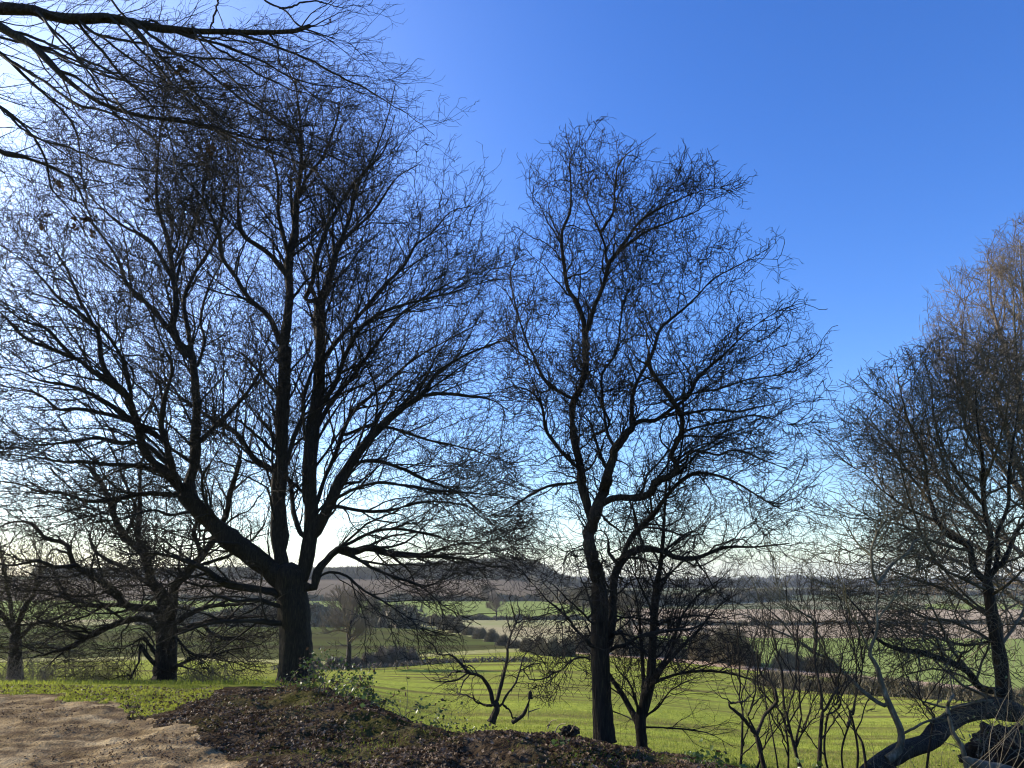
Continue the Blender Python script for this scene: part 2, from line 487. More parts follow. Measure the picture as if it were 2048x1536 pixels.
def smooth(a_, b_, x):
    t = np.clip((x - a_) / (b_ - a_), 0, 1); return t * t * (3 - 2 * t)


def terrain(x, y, fine=True):
    yy = np.maximum(y, 1.0)
    u = x / yy
    ly = np.log(yy); LY = np.log(PROF_Y)
    tl, tc, tr = np.interp(ly, LY, TAN_L), np.interp(ly, LY, TAN_C), np.interp(ly, LY, TAN_R)
    wl = smooth(-0.06, -0.30, u)
    far = smooth(300, 900, yy)
    u1 = 0.30 * (1 - far) + 0.14 * far
    u0 = 0.02 * (1 - far) - 0.02 * far
    wr = np.clip((u - u0) / (u1 - u0), 0, 1); wr = wr * wr * (3 - 2 * wr)
    wr = np.where(yy < 300, smooth(0.0, 0.42, u), wr)
    tn = tl * wl + tc * (1 - wl) * (1 - wr) + tr * (1 - wl) * wr
    tn = tn + (1 - wl) * 0
    zp = -tn * yy
    # smooth minimum with the level top of the ridge
    k = 0.12
    h = np.clip(0.5 + 0.5 * (zp + 1.65) / k, 0, 1)
    z = zp * (1 - h) + (-1.65) * h - k * h * (1 - h)
    z = np.where(y < 1.0, -1.65, z)
    near = 1 - smooth(11, 22, yy)
    # mound left of the middle and small lumps along the lip
    if fine:
        def bump(px, py_, Y, h_, sx, sy):
            c = ray(px, py_)[0] * Y
            return h_ * np.exp(-((x - c) / sx) ** 2 - ((y - Y) / sy) ** 2)
        z = z + bump(560, 1370, 10.4, 0.09, 0.9, 1.1) + bump(700, 1380, 10.0, 0.10, 0.9, 1.0) + bump(640, 1380, 11.5, 0.08, 1.6, 1.0)
        z = z + bump(820, 1420, 9.2, 0.05, 0.9, 0.7) + bump(1150, 1470, 7.6, 0.09, 0.28, 0.3) + bump(1000, 1450, 8.2, 0.04, 0.6, 0.5) + bump(1260, 1490, 7.2, 0.03, 0.5, 0.4)
        pathw = smooth(0.5, -0.6, x + 0.30 * (y - 2) + 0.9)    # left side is path: smoother
        lump = fbm(x * 1.1, y * 1.1, 3, 5) * 0.12 + fbm(x * 5, y * 5, 9, 5) * 0.06
        z = z + near * lump * (0.25 + 0.75 * (1 - pathw))
        rut = np.exp(-((x + 2.35 + 0.22 * (y - 6.0)) / 0.35) ** 2) * -0.05 + np.exp(-((x + 3.9 + 0.18 * (y - 6.0)) / 0.4) ** 2) * -0.05
        z = z + near * rut
        z = z + near * (0.020 * fbm(x * 9, y * 7, 21, 4) + 0.035 * np.maximum(fbm(x * 2.3, y * 3.0, 27, 4) - 0.15, 0)) * pathw
    farw = smooth(60, 200, yy)
    z = z + farw * fbm(x / 160, y / 160, 40, 3) * 1.2
    return z + EYE


PATH_EDGE = [(-900, 1362), (0, 1377), (110, 1388), (220, 1407), (300, 1432), (370, 1458), (440, 1490), (490, 1520), (520, 1545), (560, 1600), (640, 1800), (700, 2100)]
VERGE_TOP = [(-900, 1330), (0, 1330), (300, 1330), (440, 1330)]
VERGE_EDGE_X = [(1330, 450), (1375, 440), (1395, 430), (1405, 390), (1420, 330), (1432, 300)]
EDGE = [(-1500, 1345), (-400, 1332), (0, 1324), (300, 1320), (560, 1326), (700, 1331), (800, 1323), (860, 1313), (1000, 1305), (1060, 1303), (1150, 1307), (1300, 1318), (1500, 1341), (1700, 1359), (2048, 1392), (2400, 1425), (3400, 1500)]


def interp_poly(tab, x):
    t = np.array(tab, float); return np.interp(x, t[:, 0], t[:, 1])


def grid(us, ys):
    U, Y = np.meshgrid(us, ys)
    X = U * Y
    Z = terrain(X, Y)
    V = np.stack([X, Y, Z], -1).reshape(-1, 3)
    n, m = len(ys), len(us)
    i = np.arange(n - 1)[:, None] * m + np.arange(m - 1)[None]
    Q = np.stack([i, i + 1, i + m + 1, i + m], -1).reshape(-1, 4)
    return V, Q


def split_grid(V, Q, ids, table):
    for k, (name, mt, label) in table.items():
        q = Q[ids == k]
        if len(q) == 0: continue
        used, inv = np.unique(q.ravel(), return_inverse=True)
        o = link_mesh(name, V[used], inv.reshape(-1, 4), M[mt])
        o['kind'] = 'structure'
        if label: o['label'] = label


# near ground: the level top of the ridge
def near_class(c):
    px, py = to_px(c[:, 0], c[:, 1], np.where(c[:, 1] < 2, 0.0, c[:, 2] * 0 + 0.0))
    jit = fbm(c[:, 0] * 2.2, c[:, 1] * 2.2, 70, 4)
    j2 = fbm(c[:, 0] * 1.3, c[:, 1] * 1.3, 90, 4)
    ed = interp_poly(PATH_EDGE, px) + jit * 34 + fbm(c[:, 0] * 9, c[:, 1] * 9, 71, 3) * 14
    behind = c[:, 1] < 2.2
    ids = np.zeros(len(c), int)                         # 0 leafy bank
    path = (py > ed) & ~behind
    path |= behind & (c[:, 0] < -0.9 + jit)
    vx = np.interp(py, [v[0] for v in VERGE_EDGE_X], [v[1] for v in VERGE_EDGE_X]) + j2 * 60
    verge = (~path) & (px < vx) & (~behind) & (py < np.interp(px, [0, 200, 330, 450], [1500, 1413, 1416, 1398]) + jit * 26 + fbm(c[:, 0] * 9, c[:, 1] * 9, 71, 3) * 18)
    ids[path] = 1
    ids[verge] = 2
    return ids


us = np.linspace(-1.25, 1.25, 1100)
ys = np.geomspace(1.5, 16.0, 420)
Vn, Qn = grid(us, ys)
cn = Vn[Qn].mean(1)
idn = near_class(cn)
beyond = cn[:, 2] < -0.55 + 0.25 * fbm(cn[:, 0], cn[:, 1], 5, 3)
idn[(beyond) & (cn[:, 1] > 12.5) & (idn == 0)] = 3
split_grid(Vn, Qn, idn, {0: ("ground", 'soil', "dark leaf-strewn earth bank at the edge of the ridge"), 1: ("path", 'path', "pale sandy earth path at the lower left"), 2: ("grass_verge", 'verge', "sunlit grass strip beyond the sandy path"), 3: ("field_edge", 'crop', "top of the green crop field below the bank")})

ys2 = np.concatenate([np.geomspace(16.0, 60, 90), np.geomspace(60, 700, 420)[1:], np.geomspace(700, 7000, 160)[1:]])
us2 = np.linspace(-1.25, 1.25, 1400)
Vf, Qf = grid(us2, ys2)
cf = Vf[Qf].mean(1)
fpx, fpy = to_px(cf[:, 0], cf[:, 1], cf[:, 2])
# classification uses each cell's own ground distance; rows only decide within the first slope
ed = interp_poly(EDGE, fpx)
ids = np.full(len(cf), 19)
Yc = cf[:, 1]
wob = fbm(cf[:, 0] / 25, cf[:, 1] / 25, 55, 3)
diag = np.interp(fpx, [400, 640, 830, 930, 1010, 1090, 1180, 1260], [1250, 1249, 1247, 1262, 1280, 1302, 1318, 1330])
near_f = (fpy > ed) & (Yc < 300)
ids[near_f] = 10
rest = ~near_f
track = rest & (fpy > ed - np.interp(fpx, [1040, 1100, 1500, 2048], [3, 6, 9, 10])) & (fpx > 1060) & (Yc < 300)
ids[track] = 11
mar0 = rest & ~track & (fpy > ed - 7) & (fpx <= 1060) & (Yc < 300)
ids[mar0] = 12
left = rest & ~track & ~mar0 & (fpx < 1110) & (fpy > diag) & (Yc < 420)
ids[left] = 13
ids[left & (fpy < diag + np.interp(fpx, [830, 900, 1090], [2, 9, 10])) & (fpx > 800)] = 12
stub = rest & ~track & ~mar0 & ~left & (Yc < 390) & (fpx < 1250)
ids[stub] = 14
ids[(Yc >= 390) & (Yc < 585) & (fpx < 1260) & rest] = 15
ids[(Yc >= 585) & (Yc < 980) & (fpx < 1080) & rest] = 16
ids[(Yc >= 585) & (Yc < 980) & (fpx >= 1080) & (fpx < 1260) & rest] = 15
ids[(Yc >= 980) & (Yc < 1150) & (fpx < 1260) & rest] = 17
rt = rest & ~track & (fpx >= 1250) & (ids != 12)
ids[rt & (Yc < 255)] = 20
ids[rt & (Yc >= 255) & (Yc < 520)] = 18
ids[rt & (Yc >= 330) & (Yc < 350)] = 16
ids[rt & (Yc >= 520) & (Yc < 640) & (fpx > 1850)] = 15
split_grid(Vf, Qf, ids, {
    10: ("crop_field", 'crop', "bright green crop field below the ridge"),
    11: ("field_track", 'track', "pinkish bare track along the far edge of the green field"),
    12: ("rough_margin", 'margin', "yellowish rough grass margin beside the bushes"),
    13: ("sparse_field", 'dark_field', "olive brown field beyond the green crop"),
    14: ("stubble_field", 'stubble', "pale stubble field behind the diagonal row of bushes"),
    15: ("wheat_field", 'green_field', "smooth green field below the ploughed hill"),
    16: ("ploughed_field", 'plough', "brown ploughed field on the hillside"),
    17: ("hill", 'far_land', "hilltop under the far wood"),
    18: ("tan_field", 'tan_field', "tan bare field on the right"),
    19: ("far_land", 'far_land', "hazy far plain reaching the horizon"),
    20: ("meadow", 'green_field', "green field beyond the track on the right")})
# coarse land beside and behind the viewer, a little lower than the fine sheets
gx = np.concatenate([-np.geomspace(7500, 3, 60), np.geomspace(3, 7500, 60)])
gy = np.concatenate([-np.geomspace(7500, 3, 50), np.geomspace(2.2, 7500, 90)])
GX, GY = np.meshgrid(gx, gy)
GZ = terrain(GX, GY, False) - np.where(GY > 1.5, 0.25 + 0.004 * np.abs(GY), 0.12) - 0.25 * (np.abs(GX) > 8)
GV = np.stack([GX, GY, GZ], -1).reshape(-1, 3)
m_ = len(gx)
gi = np.arange(len(gy) - 1)[:, None] * m_ + np.arange(m_ - 1)[None]
GQ = np.stack([gi, gi + 1, gi + m_ + 1, gi + m_], -1).reshape(-1, 4)
o = link_mesh("terrain", GV, GQ, M['verge']); o['kind'] = 'structure'


def ground_hit(px, py, lo=3.0, hi=6000.0):
    """first ground point seen along a pixel's ray"""
    Ys = np.geomspace(lo, hi, 3000)
    a_, b_ = ray(px, py)
    z = EYE + b_ * Ys
    g = terrain(a_ * Ys, Ys)
    i = np.argmax(z < g) if (z < g).any() else len(Ys) - 1
    return np.array([a_ * Ys[i], Ys[i], g[i]])


def ground_at(px, Y):
    a_ = float(ray(px, 1150)[0]); x = a_ * Y
    return np.array([x, Y, float(terrain(np.array([x]), np.array([Y]))[0])])


# ------------------------------------------------------------------ the big oak
D_A = 23.0
oak_limbs = [
    (62, 60, 0, [(593, 1362), (592, 1340), (592, 1290), (588, 1230), (582, 1180), (580, 1150), (583, 1125)]),
    (46, 34, -1.0, [(572, 1168), (544, 1139), (493, 1100), (434, 1053), (395, 1014), (368, 987)]),
    (32, 26, 0.3, [(568, 1160), (560, 1108), (557, 990), (563, 932), (563, 834), (567, 756), (569, 697)]),
    (36, 24, 0.8, [(600, 1165), (614, 1108), (624, 1030), (620, 971), (622, 893), (630, 815), (637, 756), (641, 678), (637, 600)]),
    (20, 9, 2.5, [(626, 1175), (634, 1140), (649, 1123), (677, 1098), (704, 1104), (739, 1096), (778, 1108), (825, 1112), (903, 1116), (990, 1135)]),
    (26, 16, -2.0, [(385, 1003), (380, 971), (391, 932), (395, 873), (397, 815), (391, 756), (383, 709), (360, 690), (345, 651)]),
    (24, 14, -3.0, [(375, 995), (350, 965), (329, 940), (294, 905), (270, 834), (251, 787), (216, 756)]),
    (28, 10, 1.0, [(632, 1065), (649, 1030), (669, 990), (704, 924), (747, 870), (801, 819), (841, 791), (872, 748), (927, 713), (981, 690)]),
    # further limbs
    (17, 9, -4.0, [(372, 985), (348, 944), (337, 897), (325, 854), (329, 803), (345, 737), (329, 698), (309, 647)]),
    (24, 10, 1.5, [(569, 700), (578, 640), (583, 600), (581, 565), (581, 513), (591, 474), (594, 409), (603, 330), (600, 240), (590, 160)]),
    (12, 4, 0.0, [(581, 520), (568, 474), (558, 422), (558, 370), (547, 318), (532, 279), (520, 210)]),
    (10, 4, 2.5, [(597, 400), (612, 360), (625, 344), (646, 318), (670, 260), (690, 180)]),
    (14, 5, -1.5, [(576, 555), (539, 506), (487, 469), (477, 422), (477, 370), (470, 300)]),
    (14, 5, -3.5, [(562, 690), (539, 636), (495, 594), (469, 552), (443, 516), (438, 469), (427, 443), (407, 396), (370, 354), (349, 305), (330, 250)]),
    (15, 6, 3.0, [(640, 640), (660, 551), (678, 497), (699, 435), (720, 360), (768, 300), (790, 230)]),
    (13, 5, 1.5, [(610, 600), (623, 565), (631, 513), (651, 461), (677, 409), (703, 370), (735, 331), (770, 250), (790, 170)]),
    (16, 6, 4.0, [(640, 700), (631, 640), (645, 591), (667, 540), (683, 487), (714, 456), (755, 415), (790, 360), (835, 330)]),
    (12, 5, 3.0, [(640, 740), (660, 700), (700, 650), (720, 626), (762, 575), (804, 533), (828, 491), (858, 470), (900, 425), (945, 412)]),
    (13, 5, -2.0, [(633, 820), (669, 764), (688, 709), (708, 670), (727, 647), (766, 623), (825, 604), (900, 585), (980, 560)]),
    (12, 5, 2.0, [(622, 880), (660, 810), (700, 760), (744, 700), (780, 650), (825, 610), (899, 566), (960, 545)]),
    (12, 5, 4.0, [(633, 1010), (649, 960), (672, 910), (690, 860), (713, 820), (760, 780), (830, 720), (900, 680), (970, 640)]),
    (10, 4, -1.0, [(841, 791), (884, 787), (923, 791), (980, 800), (1030, 830)]),
    (9, 4, -2.5, [(650, 1010), (688, 987), (747, 965), (809, 969), (864, 979), (940, 985), (1040, 1000)]),
    (10, 4, 1.5, [(640, 1030), (669, 1014), (720, 1022), (778, 1022), (833, 1006), (900, 1005), (990, 1030)]),
    (10, 4, 2.5, [(700, 930), (747, 920), (809, 940), (850, 960), (920, 990), (1000, 1060)]),
    (9, 4, 3.5, [(690, 870), (745, 850), (800, 860), (860, 880), (950, 900), (1030, 930)]),
    (9, 4, 1.0, [(677, 1098), (708, 1084), (739, 1069), (778, 1061), (833, 1065), (903, 1084), (980, 1100)]),
    (8, 4, 0.0, [(700, 1108), (716, 1120), (747, 1139), (786, 1155), (840, 1175), (890, 1215), (930, 1235)]),
    (7, 3, -0.5, [(630, 1160), (655, 1145), (690, 1150), (720, 1175), (760, 1200), (800, 1225), (845, 1260)]),
    (20, 8, -3.5, [(565, 1195), (544, 1182), (493, 1174), (450, 1166), (411, 1139), (368, 1120), (317, 1108), (259, 1108)]),
    (11, 5, -2.0, [(568, 1212), (516, 1199), (471, 1200), (430, 1190), (380, 1195), (330, 1190)]),
    (13, 5, -2.5, [(570, 1245), (516, 1241), (471, 1241), (419, 1244), (366, 1262), (310, 1290)]),
    (15, 8, 2.0, [(558, 975), (548, 944), (512, 924), (489, 889), (466, 862), (419, 834), (370, 800), (330, 770)]),
    (12, 6, -1.0, [(398, 885), (434, 850), (466, 819), (497, 784), (516, 752), (524, 709), (545, 660)]),
    (12, 7, 0.5, [(570, 930), (590, 873), (606, 827), (610, 784), (626, 737), (650, 690), (665, 640)]),
    (13, 7, 1.5, [(600, 1065), (583, 1014), (583, 975), (571, 944), (590, 900)]),
    (13, 5, -4.0, [(365, 992), (298, 987), (225, 1000), (176, 1004), (117, 987), (78, 985), (39, 969), (-20, 959)]),
    (12, 5, -3.5, [(362, 960), (310, 940), (264, 932), (215, 928), (166, 922), (117, 922), (68, 914), (-10, 905)]),
    (11, 5, -5.0, [(330, 925), (290, 890), (234, 888), (195, 878), (140, 885), (78, 890), (0, 883)]),
    (13, 6, -3.0, [(325, 880), (281, 851), (221, 831), (156, 818), (117, 818), (78, 789), (26, 776), (-40, 770)]),
    (12, 5, -4.5, [(275, 850), (221, 810), (167, 781), (125, 768), (78, 760), (39, 742), (-20, 730)]),
    (14, 6, -4.0, [(250, 790), (226, 773), (182, 742), (156, 721), (104, 700), (52, 677), (0, 625), (-50, 590)]),
    (10, 4, -5.0, [(150, 715), (115, 677), (88, 653), (47, 640), (0, 609), (-40, 590)]),
    (13, 5, -3.0, [(232, 765), (206, 729), (198, 682), (193, 659), (182, 646), (146, 617), (114, 594), (86, 560), (52, 526), (0, 490)]),
    (9, 4, -2.0, [(187, 651), (161, 604), (140, 557), (115, 510), (90, 460)]),
    (11, 5, -5.0, [(262, 790), (252, 745), (240, 708), (224, 682), (190, 640), (170, 590)]),
    (14, 6, -1.5, [(375, 712), (338, 661), (302, 617), (273, 588), (250, 560), (239, 526), (219, 490), (180, 440), (150, 400)]),
    (15, 5, -2.0, [(345, 655), (352, 610), (349, 571), (344, 526), (336, 474), (326, 443), (315, 396), (315, 357), (318, 318), (321, 266), (330, 200)]),
    (11, 4, -3.0, [(347, 560), (313, 500), (287, 474), (240, 448), (190, 400), (160, 350)]),
    (8, 3, 0.0, [(350, 565), (365, 513), (381, 469), (401, 409), (410, 350), (420, 280)]),
    (12, 5, 1.0, [(383, 712), (378, 660), (370, 605), (385, 560), (417, 510), (440, 460), (450, 380), (455, 300)]),
    (8, 4, 1.5, [(396, 730), (410, 680), (402, 640), (417, 578), (443, 521), (450, 470)]),
    (9, 4, 1.0, [(565, 800), (530, 760), (500, 720), (470, 700), (430, 690)]),
    (9, 4, -2.0, [(545, 900), (500, 860), (470, 840), (430, 870)]),
    (8, 4, -3.0, [(440, 1050), (415, 1010), (405, 960), (430, 910), (450, 860)]),
    (9, 4, -4.0, [(400, 1020), (340, 1030), (300, 1020), (230, 1040), (170, 1030)]),
]
oak_limbs = oak_limbs[:3] + [(w0 * 0.88, w1 * 0.85, dy, p) for w0, w1, dy, p in oak_limbs[3:]]
env_A = Envelope([(1300, 400, 900), (1240, 250, 930), (1190, 60, 950), (1130, -90, 1060), (1050, -180, 1070), (950, -220, 1065), (850, -230, 1050), (750, -220, 1040), (650, -200, 1045),
                  (560, -170, 1030), (480, -120, 1010), (400, -60, 985), (330, 0, 940), (260, 80, 915), (200, 160, 880), (130, 280, 835), (90, 400, 760), (60, 500, 660)], D_A, 0.62)
lv_A = [dict(sp=0.36, lf=0.30, lm=1.5, r=0.016, S=9, K=4, ang=50, lx=3.8, t0=0.15, wig=0.14, up=0.0, rk=0.010, rf=0.5, ob=0.35, outb=0.05, tips=3),
        dict(sp=0.33, lf=0.34, lm=0.6, r=0.0108, S=6, ang=54, lx=1.9, t0=0.08, wig=0.20, up=0.0, rk=0.007, ob=0.28, outb=0.04, tips=2),
        dict(sp=0.37, lf=0.38, lm=0.28, r=0.0084, S=3, ang=58, lx=0.7, t0=0.1, wig=0.34, up=0.02, ob=0.12, outb=0.03),
        dict(sp=0.50, lf=0.32, lm=0.17, r=0.0072, S=1, ang=55, lx=0.32, t0=0.2, wig=0.1, up=0.05, ob=0.1)]
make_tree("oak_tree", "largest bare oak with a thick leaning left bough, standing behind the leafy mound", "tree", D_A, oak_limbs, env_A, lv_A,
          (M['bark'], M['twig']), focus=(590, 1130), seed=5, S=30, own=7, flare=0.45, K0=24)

# ------------------------------------------------------------------ the slimmer tree right of the middle
D_B = 12.0
b_limbs = [
    (40, 30, 0, [(1209, 1485), (1207, 1460), (1202, 1366), (1199, 1271), (1200, 1208), (1197, 1151)]),
    (28, 24, -0.1, [(1197, 1160), (1190, 1110), (1186, 1080), (1192, 1040), (1199, 1005)]),
    (17, 13, 0.3, [(1188, 1050), (1179, 1022), (1165, 972), (1165, 936), (1150, 883), (1147, 829), (1149, 800), (1165, 768), (1174, 740), (1172, 686), (1168, 660)]),
    (24, 15, -0.3, [(1198, 1010), (1208, 972), (1215, 944), (1229, 901), (1251, 872), (1265, 854)]),
    (15, 9, -1.2, [(1200, 1010), (1229, 997), (1272, 997), (1301, 983), (1308, 961), (1330, 954), (1351, 936), (1347, 922), (1337, 908), (1358, 865), (1358, 829), (1340, 800), (1308, 754), (1294, 722)]),
    (18, 6, 0.9, [(1212, 1300), (1222, 1240), (1227, 1190), (1230, 1150), (1261, 1108), (1294, 1098), (1322, 1101), (1355, 1115), (1398, 1112), (1451, 1094), (1505, 1094), (1577, 1087)]),
    (12, 6, -0.9, [(1232, 1140), (1258, 1083), (1283, 1051), (1312, 1022), (1344, 979), (1372, 954), (1408, 944), (1462, 958), (1505, 983), (1541, 1008)]),
    # smaller
    (12, 3, 0.6, [(1168, 665), (1167, 642), (1153, 601), (1136, 579), (1130, 548), (1124, 501), (1124, 454), (1139, 423), (1141, 376), (1139, 320), (1158, 292), (1160, 250)]),
    (12, 3, -0.6, [(1167, 675), (1180, 651), (1192, 611), (1208, 573), (1217, 532), (1230, 511), (1255, 479), (1280, 445), (1317, 420), (1355, 401), (1411, 379), (1445, 376)]),
    (6, 2, 0.4, [(1214, 526), (1208, 492), (1199, 467), (1180, 423), (1167, 386), (1160, 330)]),
    (6, 2, -1.2, [(1201, 465), (1224, 423), (1230, 392), (1236, 336), (1255, 307), (1280, 286), (1311, 267)]),
    (7, 2.5, 0.3, [(1232, 508), (1270, 479), (1296, 461), (1339, 445), (1386, 426), (1430, 395)]),
    (9, 3, -0.8, [(1152, 932), (1129, 908), (1104, 879), (1090, 858), (1082, 811), (1057, 779), (1022, 775), (990, 780)]),
    (5, 2, -0.4, [(1088, 850), (1085, 810), (1075, 782), (1054, 722), (1035, 700)]),
    (8, 2.5, 0.6, [(1148, 800), (1115, 782), (1086, 754), (1068, 711), (1055, 689), (1039, 636), (1017, 589), (999, 564), (975, 550)]),
    (4, 2, 1.0, [(1039, 640), (1020, 560), (1030, 520), (1040, 480), (1010, 440)]),
    (10, 4, -1.3, [(1265, 854), (1279, 840), (1308, 840), (1337, 818), (1372, 793), (1398, 750), (1451, 704), (1501, 657), (1560, 620)]),
    (8, 4, 0.8, [(1211, 935), (1193, 886), (1190, 868), (1179, 843), (1158, 811)]),
    (7, 3, -0.9, [(1197, 868), (1215, 850), (1201, 811), (1197, 790), (1179, 768), (1176, 745)]),
    (7, 3, 1.2, [(1229, 893), (1215, 861), (1211, 836), (1204, 754), (1229, 711), (1236, 689), (1246, 611), (1261, 573), (1283, 532), (1289, 486), (1296, 461)]),
    (10, 3, 0.6, [(1262, 852), (1265, 786), (1279, 750), (1297, 722), (1311, 689), (1324, 654), (1368, 617), (1399, 586), (1427, 557), (1480, 526), (1530, 500)]),
    (6, 3, -1.5, [(1358, 829), (1415, 818), (1469, 822), (1530, 810), (1600, 790)]),
    (6, 2.5, -1.8, [(1354, 936), (1372, 922), (1380, 901), (1433, 908), (1469, 897), (1516, 915), (1559, 933), (1630, 961)]),
    (6, 3, -0.5, [(1348, 880), (1375, 860), (1408, 850), (1451, 843), (1510, 830), (1580, 850)]),
    (5, 3, 0.3, [(1345, 805), (1380, 790), (1430, 780), (1490, 760), (1560, 750), (1620, 720)]),
    (7, 4, 0.2, [(1290, 1098), (1283, 1069), (1272, 1026), (1269, 1001), (1290, 960)]),
    (6, 3, 0.8, [(1201, 1030), (1215, 1047), (1244, 1062), (1272, 1055)]),
    (9, 5, 0.5, [(1237, 1128), (1219, 1105), (1215, 1075), (1203, 1060)]),
    (8, 3, 0.7, [(1165, 962), (1129, 969), (1093, 976), (1054, 994), (1022, 1012), (997, 1019), (960, 1005)]),
    (8, 3, -0.7, [(1186, 1292), (1161, 1266), (1144, 1247), (1118, 1221), (1090, 1197), (1060, 1160)]),
    (5, 2, -1.3, [(1186, 1247), (1154, 1214), (1131, 1193), (1109, 1174), (1080, 1150)]),
    (5, 2, 0.6, [(1184, 1318), (1161, 1313), (1141, 1324), (1126, 1339), (1105, 1343), (1088, 1326)]),
    (4, 2, 0.8, [(1107, 1343), (1090, 1356), (1062, 1356), (1047, 1337)]),
    (10, 9, 0.0, [(1214, 1276), (1226, 1272), (1243, 1267)]),
    (8, 3, -0.8, [(1216, 1305), (1230, 1293), (1253, 1287), (1278, 1271), (1316, 1262), (1379, 1259), (1420, 1246), (1480, 1250)]),
    (4, 2, 0.8, [(1228, 1230), (1272, 1233), (1297, 1246), (1330, 1240)]),
    (5, 2, 0.0, [(1184, 1225), (1178, 1190), (1165, 1160), (1150, 1110)]),
]
env_B = Envelope([(1380, 1000, 1350), (1300, 1010, 1560), (1200, 1020, 1580), (1100, 980, 1600), (1040, 970, 1650), (950, 975, 1665), (850, 1000, 1640), (750, 985, 1655), (690, 975, 1640), (620, 970, 1635), (560, 985, 1600),
                  (490, 990, 1550), (430, 1010, 1500), (380, 1020, 1450), (330, 1040, 1390), (290, 1090, 1320), (250, 1130, 1260), (225, 1150, 1180)], D_B, 0.55)
lv_B = [dict(sp=0.17, lf=0.24, lm=0.65, r=0.009, S=9, K=4, ang=54, lx=1.7, t0=0.12, wig=0.26, up=0.0, rk=0.009, rf=0.5, ob=0.25, tips=3),
        dict(sp=0.165, lf=0.36, lm=0.30, r=0.0064, S=5, ang=56, lx=0.8, t0=0.08, wig=0.34, up=0.0, rk=0.007, ob=0.12, tips=2),
        dict(sp=0.165, lf=0.38, lm=0.14, r=0.0050, S=3, ang=58, lx=0.32, t0=0.1, wig=0.38, up=0.02, ob=0.05),
        dict(sp=0.21, lf=0.32, lm=0.08, r=0.0043, S=1, ang=58, lx=0.14, t0=0.2, wig=0.1, up=0.05, ob=0.0)]
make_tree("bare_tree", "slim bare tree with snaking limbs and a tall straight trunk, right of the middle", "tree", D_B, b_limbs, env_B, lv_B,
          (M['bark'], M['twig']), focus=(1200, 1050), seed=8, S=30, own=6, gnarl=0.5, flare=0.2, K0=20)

# ------------------------------------------------------------------ gnarled tree behind the verge, left
D_C = 27.0
c_limbs = [
    (46, 34, 0, [(327, 1368), (330, 1350), (333, 1300), (333, 1260), (335, 1235)]),
    (15, 7, -1.5, [(325, 1255), (308, 1216), (280, 1212), (251, 1205), (223, 1174), (188, 1150), (150, 1129), (140, 1105), (133, 1084), (87, 1070), (59, 1045), (21, 1045), (-20, 1065)]),
    (18, 9, 1.0, [(336, 1240), (324, 1185), (300, 1164), (286, 1115), (252, 1077), (230, 1041), (211, 987), (182, 938)]),
    (20, 9, 0.0, [(342, 1240), (349, 1174), (377, 1140), (419, 1087), (447, 1035), (460, 980), (480, 920)]),
    (14, 5, -1.5, [(318, 1262), (286, 1237), (223, 1251), (188, 1269), (164, 1272), (129, 1258), (98, 1244), (50, 1250)]),
    (14, 8, 2.0, [(300, 1165), (293, 1104), (279, 1075), (281, 1026), (281, 967), (290, 900)]),
    (10, 4, -2.0, [(215, 1250), (180, 1270), (157, 1286), (120, 1300), (77, 1307), (30, 1320)]),
    (15, 6, 1.5, [(345, 1262), (398, 1251), (454, 1241), (500, 1235), (560, 1230)]),
    (12, 5, -1.0, [(345, 1250), (377, 1227), (419, 1213), (480, 1206), (540, 1200)]),
    (8, 3, -1.0, [(345, 1338), (380, 1318), (426, 1307), (470, 1297), (515, 1290)]),
    (9, 4, -0.5, [(316, 1312), (304, 1290), (286, 1278), (262, 1290), (241, 1297)]),
    (9, 4, -1.0, [(310, 1325), (290, 1305), (280, 1290), (278, 1320), (262, 1350)]),
    (12, 5, 2.5, [(330, 1230), (310, 1180), (260, 1140), (200, 1110), (180, 1080), (190, 1030)]),
    (10, 4, 1.0, [(250, 1205), (200, 1210), (150, 1200), (100, 1190), (40, 1180)]),
    (10, 5, -2.0, [(377, 1140), (400, 1110), (390, 1060), (410, 1000), (400, 940)]),
    (9, 4, 1.0, [(380, 1138), (430, 1120), (480, 1100), (520, 1060), (540, 1010)]),
    (9, 4, -2.5, [(150, 1129), (110, 1130), (70, 1120), (20, 1130), (-30, 1120)]),
    (8, 4, 2.0, [(252, 1077), (270, 1030), (260, 990), (240, 940), (250, 880)]),
    (7, 3, -1.5, [(349, 1270), (372, 1300), (400, 1320), (420, 1345)]),
    (8, 3, 0.5, [(400, 1250), (430, 1270), (470, 1280), (510, 1270)]),
]
env_C = Envelope([(1365, 150, 480), (1330, 20, 560), (1280, -60, 600), (1200, -90, 620), (1100, -90, 620), (1000, -40, 600), (930, 60, 570), (880, 130, 520), (840, 200, 420)], D_C, 0.6)
lv_C = [dict(sp=0.36, lf=0.25, lm=1.3, r=0.016, S=10, K=4, ang=52, lx=3.2, t0=0.12, wig=0.26, rk=0.010, up=0.04, ob=0.2, tips=3),
        dict(sp=0.34, lf=0.34, lm=0.6, r=0.011, S=6, ang=52, lx=1.6, t0=0.1, wig=0.34, rk=0.008, ob=0.15, tips=2),
        dict(sp=0.32, lf=0.40, lm=0.3, r=0.0085, S=4, ang=54, lx=0.8, t0=0.12, wig=0.38, ob=0.1),
        dict(sp=0.45, lf=0.35, lm=0.18, r=0.0072, S=2, ang=52, lx=0.35, t0=0.3, wig=0.3, ob=0.1)]
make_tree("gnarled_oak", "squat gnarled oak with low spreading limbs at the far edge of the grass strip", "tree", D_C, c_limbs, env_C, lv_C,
          (M['bark'], M['twig']), focus=(335, 1240), seed=21, S=26, own=7, gnarl=0.7, flare=0.08, K0=20)

